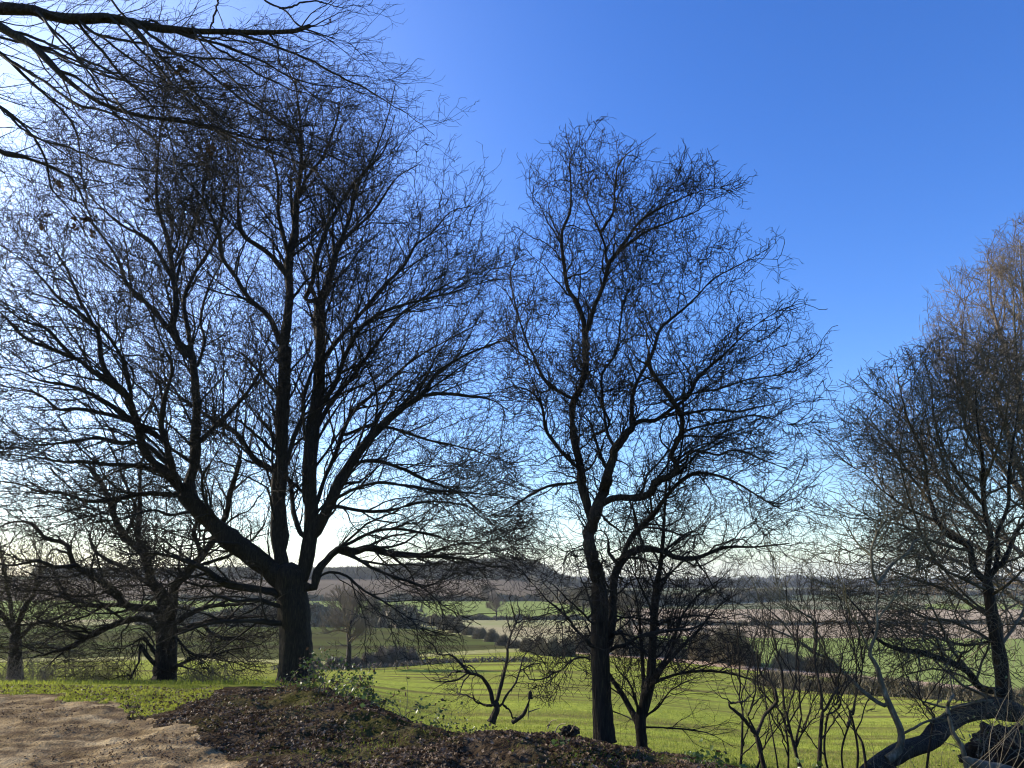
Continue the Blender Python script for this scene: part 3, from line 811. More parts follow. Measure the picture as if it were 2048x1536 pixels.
# low tree at the left edge
D_D = 31.0
d_limbs = [
    (28, 18, 0, [(30, 1362), (31, 1330), (32, 1290), (30, 1262)]),
    (12, 4, -1.5, [(30, 1270), (5, 1230), (-30, 1200), (-60, 1150)]),
    (12, 4, 0.0, [(31, 1265), (45, 1220), (70, 1180), (80, 1130), (70, 1090)]),
    (10, 4, 1.5, [(32, 1280), (70, 1250), (110, 1240), (160, 1210)]),
    (10, 4, -1.0, [(30, 1265), (20, 1210), (10, 1150), (0, 1100)]),
    (8, 3, -1.0, [(30, 1300), (-10, 1290), (-60, 1270)]),
    (8, 3, -2.0, [(34, 1300), (80, 1290), (130, 1300), (170, 1310)]),
]
env_D = Envelope([(1360, -60, 170), (1300, -130, 215), (1200, -150, 205), (1130, -130, 170), (1080, -80, 120), (1050, -30, 80)], D_D, 0.8)
lv_D = [dict(sp=0.22, lf=0.3, lm=0.9, r=0.011, S=6, K=4, ang=45, lx=2.4, t0=0.1, wig=0.18, rk=0.008),
        dict(sp=0.22, lf=0.34, lm=0.5, r=0.008, S=5, ang=45, lx=1.2, t0=0.1, wig=0.2),
        dict(sp=0.2, lf=0.4, lm=0.3, r=0.0062, S=3, ang=45, lx=0.6, t0=0.15, wig=0.25)]
make_tree("thicket_tree", "low dense bare tree at the left edge of the picture", "tree", D_D, d_limbs, env_D, lv_D,
          (M['bark'], M['twig_olive']), focus=(30, 1280), seed=31, S=20, own=3, gnarl=0.6, flare=0.3, K0=12)

# ------------------------------------------------------------------ small crooked tree in the middle
D_E = 9.6
e_limbs = [
    (15, 11, 0, [(983, 1445), (988, 1432), (993, 1418), (991, 1402)]),
    (8, 4, 0.3, [(990, 1410), (1000, 1376), (1006, 1350), (1013, 1322), (1015, 1300), (1021, 1268), (1032, 1247)]),
    (8, 2.5, -0.4, [(988, 1412), (978, 1378), (959, 1352), (937, 1345), (912, 1315), (899, 1307), (879, 1309), (871, 1292), (854, 1281), (837, 1270)]),
    (5, 2, 0.5, [(1003, 1410), (1017, 1386), (1032, 1365), (1041, 1339), (1049, 1311), (1069, 1294), (1078, 1280)]),
    (4, 2, 0.3, [(1005, 1408), (1021, 1421), (1025, 1432), (1036, 1438)]),
    (5, 2.5, -0.3, [(988, 1410), (963, 1406), (948, 1399), (946, 1373)]),
    (4, 1.5, -0.6, [(935, 1348), (915, 1362), (892, 1365), (864, 1363), (841, 1345)]),
    (5, 2, 0.3, [(932, 1343), (907, 1345), (895, 1355)]),
    (3.5, 1.5, 0.1, [(1032, 1247), (1030, 1225), (1026, 1210), (1018, 1190)]),
    (3.5, 1.5, 0.5, [(1030, 1250), (1038, 1230), (1036, 1210), (1032, 1185)]),
    (3, 1.5, 0.3, [(1022, 1262), (1018, 1245), (1015, 1235), (1012, 1215)]),
    (3, 1.5, 0.6, [(1028, 1252), (1045, 1240), (1056, 1238), (1060, 1215)]),
    (3, 1.5, -0.1, [(1020, 1290), (1032, 1275), (1046, 1256), (1062, 1255)]),
    (3.5, 1.5, 0.2, [(948, 1400), (930, 1392), (915, 1385), (912, 1370)]),
    (3, 1.5, -0.5, [(940, 1350), (925, 1370), (918, 1390), (912, 1400)]),
    (3, 1.5, 0.6, [(1040, 1340), (1060, 1330), (1078, 1328), (1090, 1350)]),
    (3, 1.5, -0.3, [(960, 1352), (945, 1330), (930, 1338)]),
]
env_E = Envelope([(1440, 830, 1100), (1400, 815, 1100), (1340, 830, 1090), (1280, 832, 1085), (1240, 960, 1085), (1200, 985, 1075), (1170, 995, 1060), (1155, 1010, 1050)], D_E, 0.8)
lv_E = [dict(sp=0.075, lf=0.22, lm=0.13, r=0.0032, S=5, K=4, ang=50, lx=0.5, t0=0.3, wig=0.28, rk=0.01),
        dict(sp=0.085, lf=0.36, lm=0.09, r=0.0024, S=4, ang=50, lx=0.3, t0=0.15, wig=0.3),
        dict(sp=0.08, lf=0.40, lm=0.05, r=0.0019, S=2, ang=50, lx=0.14, t0=0.2, wig=0.3)]
make_tree("crooked_sapling", "small crooked bare tree forking from the bank in the middle, left of the slim tree", "small tree", D_E, e_limbs, env_E, lv_E,
          (M['bark'], M['twig']), focus=(993, 1400), seed=41, S=20, own=5, gnarl=0.5, flare=0.3, K0=12)

# ------------------------------------------------------------------ many-stemmed tree right of it
D_F = 12.6
f_limbs = [
    (20, 22, 0, [(1284, 1495), (1284, 1483), (1281, 1450), (1282, 1425)]),
    (19, 6, 0.3, [(1284, 1435), (1290, 1398), (1300, 1366), (1303, 1335), (1306, 1256), (1313, 1176), (1322, 1115), (1329, 1008), (1333, 954), (1338, 900)]),
    (14, 6, 0.9, [(1278, 1455), (1271, 1439), (1246, 1392), (1221, 1354), (1205, 1325), (1190, 1290), (1170, 1240)]),
    (9, 4, -0.7, [(1297, 1380), (1328, 1335), (1354, 1303), (1398, 1259), (1430, 1220), (1470, 1190)]),
    (9, 3, 0.6, [(1283, 1420), (1286, 1398), (1287, 1335), (1283, 1271), (1275, 1208), (1265, 1170), (1250, 1120)]),
    (7, 3, -0.4, [(1278, 1430), (1275, 1417), (1265, 1382), (1253, 1360), (1237, 1341), (1224, 1319)]),
    (7, 3, -1.2, [(1300, 1370), (1335, 1354), (1382, 1344), (1430, 1344), (1490, 1356), (1530, 1370)]),
    (7, 3, 0.7, [(1302, 1355), (1330, 1320), (1347, 1290), (1360, 1240), (1398, 1189), (1446, 1154), (1470, 1125)]),
    (4, 2, -1.0, [(1277, 1460), (1290, 1433), (1313, 1417), (1335, 1389), (1351, 1376), (1392, 1357), (1423, 1354)]),
    (4, 2, -0.7, [(1290, 1455), (1366, 1458), (1414, 1465), (1461, 1490)]),
    (3, 2, 0.5, [(1275, 1445), (1246, 1430), (1227, 1423)]),
    (5, 2, 0.9, [(1310, 1200), (1340, 1150), (1370, 1120), (1400, 1060)]),
    (5, 2, -0.6, [(1306, 1230), (1285, 1180), (1260, 1130), (1240, 1100)]),
    (4, 2, -0.6, [(1318, 1130), (1350, 1090), (1390, 1060), (1430, 1010)]),
    (4, 2, 0.8, [(1325, 1060), (1295, 1020), (1270, 960)]),
    (5, 2, 1.0, [(1306, 1256), (1340, 1240), (1390, 1230), (1440, 1235), (1500, 1225)]),
]
env_F = Envelope([(1490, 1200, 1480), (1430, 1130, 1530), (1340, 1110, 1545), (1250, 1110, 1540), (1150, 1120, 1520), (1050, 1150, 1470), (950, 1220, 1420), (880, 1290, 1380)], D_F, 0.7)
lv_F = [dict(sp=0.17, lf=0.25, lm=0.40, r=0.006, S=6, K=4, ang=40, lx=1.4, t0=0.2, wig=0.14, rk=0.007),
        dict(sp=0.14, lf=0.36, lm=0.22, r=0.0038, S=5, ang=44, lx=0.7, t0=0.12, wig=0.18),
        dict(sp=0.13, lf=0.40, lm=0.12, r=0.0028, S=3, ang=46, lx=0.34, t0=0.15, wig=0.22)]
make_tree("forked_tree", "bare tree dividing low into several stems, close to the right of the slim tree", "tree", D_F, f_limbs, env_F, lv_F,
          (M['bark'], M['twig']), focus=(1284, 1430), seed=51, S=24, own=6, gnarl=0.35, flare=0.2, K0=14)

# ------------------------------------------------------------------ the dense tree on the right with the leaning limb
D_G = 12.5
g_limbs = [
    (30, 19, 0, [(2013, 1440), (2009, 1400), (2003, 1340), (1997, 1300), (1987, 1244), (1976, 1174), (1973, 1150)]),
    (36, 30, -3.2, [(2030, 1422), (1987, 1414), (1934, 1432), (1885, 1458), (1854, 1490), (1802, 1510), (1742, 1545), (1690, 1600)]),
    (15, 8, 0.8, [(1971, 1160), (1949, 1137), (1939, 1093), (1907, 1072), (1881, 1046), (1866, 1009), (1855, 975), (1830, 930)]),
    (12, 5, -0.6, [(1974, 1155), (1978, 1106), (1983, 1079), (1978, 1046), (1970, 1014), (1967, 962), (1965, 910), (1954, 845), (1950, 780)]),
    (11, 6, 0.3, [(1976, 1158), (1990, 1140), (2009, 1119), (2030, 1066), (2060, 1030), (2090, 960)]),
    (15, 6, -1.5, [(2004, 1384), (1959, 1375), (1934, 1342), (1892, 1321), (1843, 1304), (1795, 1297), (1756, 1276), (1725, 1227), (1690, 1190)]),
    (8, 5, 0.6, [(1990, 1140), (1996, 1106), (1993, 1066), (2014, 1007), (2017, 949), (2030, 860), (2040, 790)]),
    (7, 3, -0.8, [(1950, 1368), (1941, 1342), (1906, 1300), (1885, 1251), (1860, 1200), (1850, 1140)]),
    (7, 3, -2.2, [(1987, 1401), (1941, 1405), (1889, 1412), (1836, 1394), (1798, 1370)]),
    (8, 3, 1.4, [(1987, 1240), (1940, 1210), (1900, 1185), (1864, 1171), (1802, 1150), (1740, 1120), (1690, 1100)]),
    (7, 3, 0.4, [(1995, 1290), (1950, 1260), (1900, 1240), (1850, 1235), (1800, 1210), (1740, 1190)]),
    (7, 3, -0.8, [(1940, 1100), (1900, 1095), (1850, 1080), (1800, 1050), (1750, 1040), (1700, 1010)]),
    (6, 3, 0.8, [(1881, 1046), (1840, 1030), (1790, 1000), (1740, 960), (1700, 930)]),
    (6, 3, 1.5, [(1866, 1009), (1830, 960), (1790, 900), (1750, 850), (1720, 820)]),
    (6, 3, -0.3, [(1855, 975), (1850, 910), (1820, 840), (1800, 770), (1790, 720)]),
    (6, 3, 1.2, [(1970, 1014), (1930, 960), (1890, 900), (1870, 840), (1860, 760), (1840, 700)]),
    (6, 3, -1.5, [(1967, 962), (1990, 900), (2010, 830), (2020, 760)]),
    (6, 3, 1.8, [(1965, 910), (1930, 850), (1920, 780), (1910, 700)]),
    (7, 3, 2.4, [(1996, 1300), (2030, 1250), (2060, 1200), (2100, 1150)]),
    (6, 3, -1.8, [(1980, 1190), (2010, 1170), (2050, 1130), (2090, 1100)]),
    (6, 3, 2.2, [(1984, 1230), (1930, 1190), (1880, 1130), (1830, 1110), (1770, 1090)]),
    (6, 3, -2.0, [(1978, 1180), (1930, 1160), (1870, 1120), (1820, 1000), (1800, 900), (1820, 800)]),
    (6, 3, 1.4, [(1995, 1280), (1930, 1290), (1860, 1270), (1790, 1250), (1720, 1260), (1660, 1240)]),
    (6, 3, 0.5, [(1983, 1080), (1940, 1010), (1900, 950), (1870, 880), (1830, 860), (1770, 800)]),
]
env_G = Envelope([(1430, 1720, 2180), (1380, 1640, 2200), (1300, 1590, 2260), (1200, 1560, 2290), (1100, 1565, 2300), (1000, 1600, 2300), (940, 1625, 2300), (900, 1640, 2300), (850, 1665, 2290), (800, 1690, 2280), (760, 1720, 2270), (720, 1780, 2250), (690, 1830, 2230), (655, 1880, 2160), (630, 1930, 2100)], D_G, 0.62, 0.3)
lv_G = [dict(sp=0.22, lf=0.26, lm=0.8, r=0.010, S=9, K=4, ang=56, lx=2.0, t0=0.1, wig=0.24, up=0.0, rk=0.009, ob=0.15, tips=3),
        dict(sp=0.20, lf=0.36, lm=0.36, r=0.0068, S=5, ang=58, lx=0.9, t0=0.08, wig=0.34, up=0.0, ob=0.05, tips=2),
        dict(sp=0.20, lf=0.40, lm=0.17, r=0.0052, S=3, ang=58, lx=0.38, t0=0.1, wig=0.36, ob=0.0),
        dict(sp=0.24, lf=0.35, lm=0.09, r=0.0046, S=1, ang=56, lx=0.15, t0=0.3, wig=0.1, ob=0.0)]
make_tree("spreading_tree", "dense bare tree at the right edge, one thick limb leaning down to the ground", "tree", D_G, g_limbs, env_G, lv_G,
          (M['bark'], M['twig_g']), focus=(1985, 1200), seed=61, S=26, own=6, gnarl=0.45, flare=0.3, K0=16)

# taller tree behind it, catching the sun
D_H = 24.0
h_limbs = [
    (40, 26, 0, [(2120, 1400), (2120, 1300), (2118, 1180), (2116, 1050)]),
    (18, 6, -1.0, [(2117, 1120), (2080, 1040), (2040, 940), (2010, 850), (1985, 760), (1960, 690)]),
    (18, 6, 0.0, [(2116, 1050), (2105, 900), (2090, 760), (2080, 600), (2075, 480)]),
    (12, 5, -2.0, [(2117, 1000), (2070, 900), (2040, 780), (2030, 660), (2025, 560)]),
    (12, 5, 1.5, [(2118, 1180), (2060, 1120), (1990, 1060), (1930, 1000), (1880, 940)]),
    (12, 5, 1.0, [(2116, 1080), (2150, 950), (2180, 820), (2200, 700)]),
    (10, 4, 2.0, [(2040, 940), (1980, 880), (1940, 820), (1910, 760), (1890, 710)]),
    (10, 4, -0.5, [(2090, 1050), (2020, 960), (1960, 860), (1930, 760), (1925, 660), (1930, 610)]),
    (10, 4, 1.2, [(2035, 780), (2010, 700), (1985, 620), (1980, 560), (1990, 500)]),
    (9, 4, -1.5, [(2090, 760), (2060, 660), (2045, 570), (2040, 480)]),
    (9, 4, 1.5, [(1990, 1060), (1900, 980), (1840, 880), (1800, 820)]),
    (9, 4, 0.5, [(2080, 1200), (1990, 1120), (1880, 1050), (1790, 1000), (1750, 940)]),
    (10, 4, -2.0, [(2118, 1230), (2050, 1210), (1980, 1160), (1900, 1120), (1830, 1100)]),
]
env_H = Envelope([(1330, 1780, 2460), (1200, 1700, 2500), (1000, 1690, 2520), (880, 1720, 2500), (800, 1770, 2480), (740, 1820, 2450), (680, 1865, 2420), (640, 1880, 2400), (580, 1895, 2360), (540, 1940, 2320), (500, 1970, 2270), (460, 2005, 2200), (425, 2040, 2150)], D_H, 0.7)
lv_H = [dict(sp=0.38, lf=0.30, lm=1.4, r=0.018, S=8, K=4, ang=50, lx=3.8, t0=0.1, wig=0.2, up=0.0, rk=0.009, ob=0.3, tips=3),
        dict(sp=0.38, lf=0.36, lm=0.6, r=0.012, S=5, ang=54, lx=1.6, t0=0.08, wig=0.28, ob=0.15, tips=2),
        dict(sp=0.34, lf=0.38, lm=0.3, r=0.0085, S=3, ang=56, lx=0.7, t0=0.1, wig=0.32, ob=0.1),
        dict(sp=0.48, lf=0.32, lm=0.17, r=0.0072, S=1, ang=54, lx=0.28, t0=0.3, wig=0.1, ob=0.1)]
make_tree("tall_tree", "tallest brownish tree rising behind the dense tree at the right edge", "tree", D_H, h_limbs, env_H, lv_H,
          (M['bark_grey'], M['twig_brown']), focus=(2110, 1150), seed=71, S=20, own=3, gnarl=0.3, flare=0.3, K0=12)

# ------------------------------------------------------------------ pale-stemmed tree and saplings at the lower right
D_I = 9.0
i_limbs = [
    (14, 5, 0, [(1775, 1520), (1798, 1499), (1802, 1464), (1788, 1429), (1767, 1380), (1753, 1331), (1739, 1307), (1753, 1262), (1753, 1216), (1754, 1167)]),
    (8, 3, 0.8, [(1772, 1412), (1732, 1387), (1690, 1349), (1655, 1318), (1624, 1304), (1592, 1279), (1543, 1258), (1498, 1234), (1440, 1225)]),
    (6, 3, -0.3, [(1754, 1167), (1746, 1145), (1741, 1100), (1755, 1060), (1775, 1030), (1770, 990)]),
    (7, 3, 0.6, [(1754, 1170), (1782, 1132), (1814, 1108), (1827, 1085), (1860, 1072), (1890, 1060)]),
    (5, 3, -0.5, [(1805, 1468), (1836, 1450), (1871, 1436), (1906, 1415), (1950, 1405)]),
    (5, 2, 0.4, [(1627, 1306), (1627, 1244), (1589, 1216), (1557, 1174), (1550, 1130)]),
    (4, 2, 1.0, [(1690, 1349), (1650, 1345), (1600, 1365)]),
    (4, 2, -0.3, [(1655, 1318), (1640, 1270), (1600, 1230), (1570, 1215)]),
    (4, 2, -0.8, [(1740, 1305), (1720, 1260), (1700, 1220), (1690, 1170), (1670, 1120)]),
    (4, 2, 0.5, [(1753, 1240), (1780, 1200), (1800, 1160), (1830, 1140)]),
    (4, 2, 0.5, [(1592, 1279), (1560, 1240), (1520, 1200), (1500, 1150)]),
    (4, 2, 0.9, [(1741, 1110), (1710, 1080), (1690, 1040), (1660, 1010)]),
]
env_I = Envelope([(1480, 1500, 1900), (1400, 1440, 1920), (1300, 1430, 1920), (1200, 1440, 1930), (1100, 1500, 1930), (1030, 1560, 1900), (970, 1620, 1860)], D_I, 0.7)
lv_I = [dict(sp=0.12, lf=0.28, lm=0.26, r=0.0042, S=6, K=4, ang=45, lx=1.0, t0=0.3, wig=0.2, rk=0.007),
        dict(sp=0.11, lf=0.36, lm=0.14, r=0.0029, S=4, ang=45, lx=0.5, t0=0.12, wig=0.24),
        dict(sp=0.10, lf=0.40, lm=0.08, r=0.0022, S=3, ang=48, lx=0.22, t0=0.12, wig=0.28)]
make_tree("pale_stemmed_tree", "thin winding tree with sunlit pale bark growing up beside the leaning dark limb", "tree", D_I, i_limbs, env_I, lv_I,
          (M['bark_pale'], M['twig_olive']), focus=(1770, 1400), seed=81, S=26, own=4, gnarl=0.5, flare=0.2, K0=12)


def sapling(label, d, limbs, seed, m='bark', dens=1.0, env=None, lx=0.7):
    lv = [dict(sp=0.13 / dens, lf=0.30, lm=0.16, r=0.0032, S=5, K=4, ang=34, lx=lx, t0=0.25, wig=0.14, rk=0.007, up=0.05),
          dict(sp=0.12 / dens, lf=0.36, lm=0.10, r=0.0022, S=4, ang=38, lx=0.35, t0=0.15, wig=0.2, up=0.02)]
    return make_tree("sapling", label, "sapling", d, limbs, env, lv, (M[m], M['twig']), focus=limbs[0][3][0], seed=seed, S=20,
                     own=2, gnarl=1.0, flare=0.2, K0=8, group="saplings at the lower right", names=("trunk", "limb", "crown"))


sapling("dark sapling forking like a Y with its left arm ending in a broken sunlit elbow", 8.2, [
    (10, 7, 0, [(1530, 1560), (1528, 1534), (1520, 1500), (1512, 1471)]),
    (8, 4, -0.2, [(1512, 1471), (1490, 1440), (1460, 1415), (1458, 1405), (1442, 1394)]),
    (8, 3, 0.2, [(1512, 1473), (1522, 1440), (1549, 1408), (1547, 1380), (1522, 1352), (1514, 1314), (1522, 1265)]),
    (4, 3, 0.0, [(1458, 1405), (1475, 1402), (1488, 1398), (1508, 1380)])], 101, dens=0.9)
sapling("thin many-twigged sapling just right of the Y-shaped one", 8.6, [
    (7, 5, 0, [(1604, 1560), (1599, 1534), (1585, 1481), (1571, 1419)]),
    (5, 2, 0.2, [(1571, 1419), (1564, 1366), (1554, 1314), (1543, 1262), (1540, 1200)]),
    (4, 2, -0.2, [(1585, 1481), (1560, 1430), (1545, 1390), (1536, 1340)]),
    (4, 2, 0.3, [(1575, 1430), (1590, 1370), (1592, 1310), (1600, 1240), (1605, 1190)]),
    (3, 1.5, -0.3, [(1590, 1500), (1610, 1450), (1618, 1400), (1612, 1340)])], 102, dens=1.6)
sapling("straight dark sapling between the many-twigged one and the winding pale tree", 8.4, [
    (9, 7, 0, [(1637, 1560), (1638, 1534), (1641, 1471), (1645, 1419)]),
    (6, 3, 0.2, [(1645, 1419), (1638, 1366), (1627, 1321), (1632, 1260), (1625, 1190)]),
    (5, 2, -0.2, [(1645, 1425), (1660, 1395), (1672, 1370), (1680, 1320), (1700, 1270)]),
    (3, 2, -0.3, [(1642, 1480), (1670, 1440), (1690, 1420), (1700, 1395)])], 103, dens=1.5)
sapling("short bent sapling with a snapped top, left of the leaning dark limb", 8.0, [
    (6, 5, 0, [(1735, 1560), (1732, 1534), (1725, 1488), (1712, 1465), (1697, 1450)]),
    (6, 5, 0, [(1697, 1450), (1700, 1435), (1704, 1422)])], 104, dens=0.35, lx=0.3)
sapling("hair-thin upright sapling between the Y-shaped and the many-twigged ones", 8.5, [
    (3.5, 2.5, 0, [(1556, 1560), (1554, 1523), (1545, 1470), (1536, 1419)]),
    (2.5, 1.2, 0.1, [(1536, 1419), (1530, 1360), (1535, 1300), (1528, 1240)])], 105, dens=0.9, lx=0.4)
sapling("pale bare post-like sapling crossing the leaning dark limb", 8.0, [
    (10, 7, 0, [(1935, 1540), (1924, 1495), (1906, 1464), (1897, 1430)]),
    (7, 3, 0.1, [(1897, 1430), (1895, 1405), (1903, 1385), (1900, 1350)])], 106, m='bark_pale', dens=0.5, lx=0.3)

rz = np.random.default_rng(900)
SAP = [(1478, 8.9, "faint thin sapling left of the Y-shaped one"), (1575, 9.3, "whippy sapling standing behind the many-twigged one"), (1615, 8.8, "twin-tipped thin sapling left of the straight dark one"),
       (1662, 9.0, "many-branched thin sapling right of the straight dark one"), (1690, 9.6, "fine twiggy sapling left of the short snapped one"), (1712, 9.2, "slanting thin sapling behind the short snapped one"),
       (1500, 9.6, "hazy twiggy sapling behind the Y-shaped one"), (1850, 9.4, "thin sapling rising behind the leaning dark limb")]
for k, (px, Y, lab) in enumerate(SAP):
    x0 = px; tilt = rz.normal() * 45; top = rz.uniform(1180, 1330)
    main = [(x0, 1565), (x0 + tilt * 0.2 + rz.normal() * 10, 1500), (x0 + tilt * 0.5 + rz.normal() * 16, 1430), (x0 + tilt + rz.normal() * 20, (1430 + top) / 2 + 20), (x0 + tilt * 1.4 + rz.normal() * 10, top)]
    lb = [(rz.uniform(3.5, 6), 4, 0, main[:3]), (3.5, 1.5, 0.1, main[2:])]
    for j in range(4):
        f0 = rz.uniform(0.15, 0.8); i0 = int(f0 * 4); p = np.array(main[i0]) * (1 - (f0 * 4 - i0)) + np.array(main[i0 + 1]) * (f0 * 4 - i0)
        sx = rz.choice([-1, 1]) * rz.uniform(25, 75); h_ = rz.uniform(70, 170)
        lb.append((2.8, 1.3, rz.uniform(-0.4, 0.4), [tuple(p), (p[0] + sx * 0.4, p[1] - h_ * 0.35), (p[0] + sx * 0.8, p[1] - h_ * 0.7), (p[0] + sx, p[1] - h_)]))
    sapling(lab, Y, lb, 910 + k, dens=1.15)

# broken snag stuck in the bank
rs = np.random.default_rng(5)
P3 = limbs_to_3d([(8, 5.5, 0, [(1024, 1446), (1033, 1440), (1047, 1429), (1056, 1408), (1060, 1395)])], 9.0, rs, 16)
Ph = limbs_to_3d([(9, 7, 0, [(1060, 1398), (1060, 1390), (1061, 1381)])], 9.0, rs, 6)
Pt = limbs_to_3d([(2.5, 1.5, 0, [(1057, 1424), (1068, 1420), (1081, 1416)])], 9.0, rs, 6)
Pu = limbs_to_3d([(2.0, 1.5, 0, [(1058, 1408), (1057, 1425), (1056, 1442)])], 9.0, rs, 6)
b0 = P3[0][0][0]
sn = thing("broken_branch", "snapped dark branch curving up out of the bank with a blunt broken head", "branch", tuple(b0))
link_mesh("stem", *bark_tube(P3[0][0], P3[0][1], 10, rs, 0.06), M['bark'], sn, b0)
link_mesh("broken_end", *bark_tube(Ph[0][0], Ph[0][1], 10, rs, 0.15), M['bark'], sn, b0)
link_mesh("side_twig", *merge([bark_tube(Pt[0][0], Pt[0][1], 5, rs), bark_tube(Pu[0][0], Pu[0][1], 5, rs)]), M['bark_pale'], sn, b0)

# ------------------------------------------------------------------ overhanging boughs, upper left
D_O = 6.5
o_limbs = [
    (120, 95, 0, [(-560, 1500), (-555, 1200), (-560, 900), (-580, 500), (-600, 100)]),
    (50, 9, 0.5, [(-590, 180), (-420, 60), (-250, -5), (-100, 2), (0, 12), (70, 16), (141, 32), (211, 28), (299, 42), (387, 56), (457, 62), (563, 63), (600, 60), (619, 52)]),
    (34, 5, 0.0, [(-575, 480), (-400, 220), (-200, 40), (-80, 20), (0, 53), (70, 91), (116, 141), (183, 190), (264, 222), (352, 239), (422, 253), (492, 278), (598, 285), (680, 320)]),
    (30, 5, 0.8, [(-570, 560), (-380, 260), (-150, 70), (-60, 70), (0, 105), (50, 150), (105, 204), (141, 239), (158, 281), (163, 330), (168, 380)]),
    (8, 4, -0.4, [(0, 106), (48, 135), (95, 162), (158, 207), (229, 229), (300, 270), (360, 330)]),
    (9, 3, 0.8, [(120, 28), (151, 40), (169, 63), (246, 148), (299, 207), (360, 260), (420, 340)]),
    (9, 3, 0.2, [(235, 35), (270, 70), (309, 109), (341, 151), (404, 211), (450, 253), (527, 299), (580, 360)]),
    (8, 3, -0.4, [(260, 36), (300, 70), (387, 123), (457, 176), (563, 246), (640, 280), (700, 316)]),
    (8, 3, 0.6, [(290, 42), (380, 70), (440, 85), (492, 105), (598, 158), (700, 176), (745, 195)]),
    (7, 3, -0.7, [(150, 34), (193, 70), (281, 91), (369, 120), (492, 134), (560, 150), (640, 200)]),
    (6, 3, 1.2, [(440, -30), (436, 0), (425, 53), (412, 85), (401, 108)]),
    (24, 4, 1.0, [(-570, 620), (-350, 400), (-150, 230), (0, 309), (70, 323), (141, 355), (165, 397), (193, 457), (246, 503), (334, 538)]),
    (18, 3, -0.2, [(-560, 600), (-300, 280), (-100, 150), (0, 211), (53, 264), (120, 300), (200, 360), (290, 420)]),
    (5, 2, 0.2, [(500, -30), (527, 0), (563, 21), (598, 53), (668, 77), (700, 88), (730, 110)]),
    (5, 2, 0.5, [(560, 20), (600, 8), (640, 0), (690, 15), (740, 10)]),
    (6, 3, -0.3, [(200, -30), (230, 5), (300, 90), (360, 180), (420, 250), (500, 320)]),
    (7, 3, 0.4, [(60, 15), (110, 60), (170, 130), (220, 210), (280, 300), (330, 400)]),
    (5, 2.5, 0.9, [(540, 63), (553, 90), (556, 115), (575, 140), (610, 200)]),
    (7, 3, -0.6, [(-60, 70), (30, 80), (130, 110), (210, 150), (300, 170), (400, 190), (500, 230)]),
    (7, 3, 0.9, [(-60, 180), (30, 240), (80, 300), (110, 380), (160, 450), (200, 520)]),
]
ro = np.random.default_rng(314)
for k in range(17):
    src = o_limbs[[1, 1, 2, 3, 2, 12, 1][k % 7]][3]
    q = src[4:] if len(src) > 6 else src[2:]
    p0 = np.array(q[ro.integers(0, max(1, len(q) - 2))], float)
    ang = math.radians(ro.uniform(12, 52)); ln = ro.uniform(260, 540)
    pts = [tuple(p0)]
    for j in range(1, 7):
        ang += ro.normal() * 0.10
        p0 = p0 + np.array([math.cos(ang), math.sin(ang)]) * ln / 6
        pts.append(tuple(p0))
    if pts[-1][1] > 420: continue
    o_limbs.append((ro.uniform(5, 8.5), 2.5, ro.uniform(-1.2, 1.4), pts))
env_O = Envelope([(1000, -1200, 60), (600, -1200, 380), (520, -1200, 420), (430, -1200, 560), (340, -1200, 740), (260, -1200, 760), (160, -1200, 770), (60, -1200, 760), (-100, -1200, 700), (-400, -1200, 500), (-800, -1200, 100)], D_O, 0.3, 0.0, 2.6)
lv_O = [dict(sp=0.20, lf=0.16, lm=0.35, r=0.0042, S=8, K=4, ang=38, lx=1.0, t0=0.25, wig=0.17, rk=0.006, up=-0.01, tips=3),
        dict(sp=0.17, lf=0.36, lm=0.16, r=0.0028, S=5, ang=46, lx=0.5, t0=0.12, wig=0.24, tips=2),
        dict(sp=0.13, lf=0.40, lm=0.06, r=0.0021, S=3, ang=52, lx=0.18, t0=0.15, wig=0.28)]
ohr, tipsO = make_tree("overhanging_tree", "nearest tree, its trunk out of view, whose boughs reach in over the top left corner", "tree", D_O, o_limbs, env_O, lv_O,
          (M['bark'], M['twig']), focus=(-560, 300), seed=91, S=34, own=4, gnarl=1.1, flare=0.5, K0=20)


# ------------------------------------------------------------------ leaves
def leaf_cards(C, size, rng, up=0.5, fold=0.25):
    """small folded leaves: four verts each side of a midrib -> two quads per leaf"""
    n = len(C)
    a_ = norm(rng.normal(size=(n, 3)) * np.array([1, 1, 0.6]))
    nn = norm(rng.normal(size=(n, 3)) * (1 - up) + np.array([0, 0, up]) * 1.5)
    nn = norm(nn - a_ * np.sum(a_ * nn, -1, keepdims=True))
    b_ = np.cross(a_, nn)
    s = (size * (0.6 + 0.8 * rng.random(n)))[:, None]
    w = 0.32 + 0.15 * rng.random(n)[:, None]
    base = C - a_ * s * 0.5; tip = C + a_ * s * 0.5 + nn * s * 0.12
    m1 = C - a_ * s * 0.08; 
    l = m1 + b_ * s * w + nn * s * fold * (rng.random(n)[:, None]); r = m1 - b_ * s * w + nn * s * fold * rng.random(n)[:, None]
    V = np.stack([base, r, tip, l, C], 1).reshape(-1, 3)
    k = np.arange(n)[:, None] * 5
    Q = np.concatenate([k + np.array([[0, 1, 2, 4]]), k + np.array([[0, 4, 2, 3]])])
    return V.astype(np.float32), Q


rl = np.random.default_rng(77)
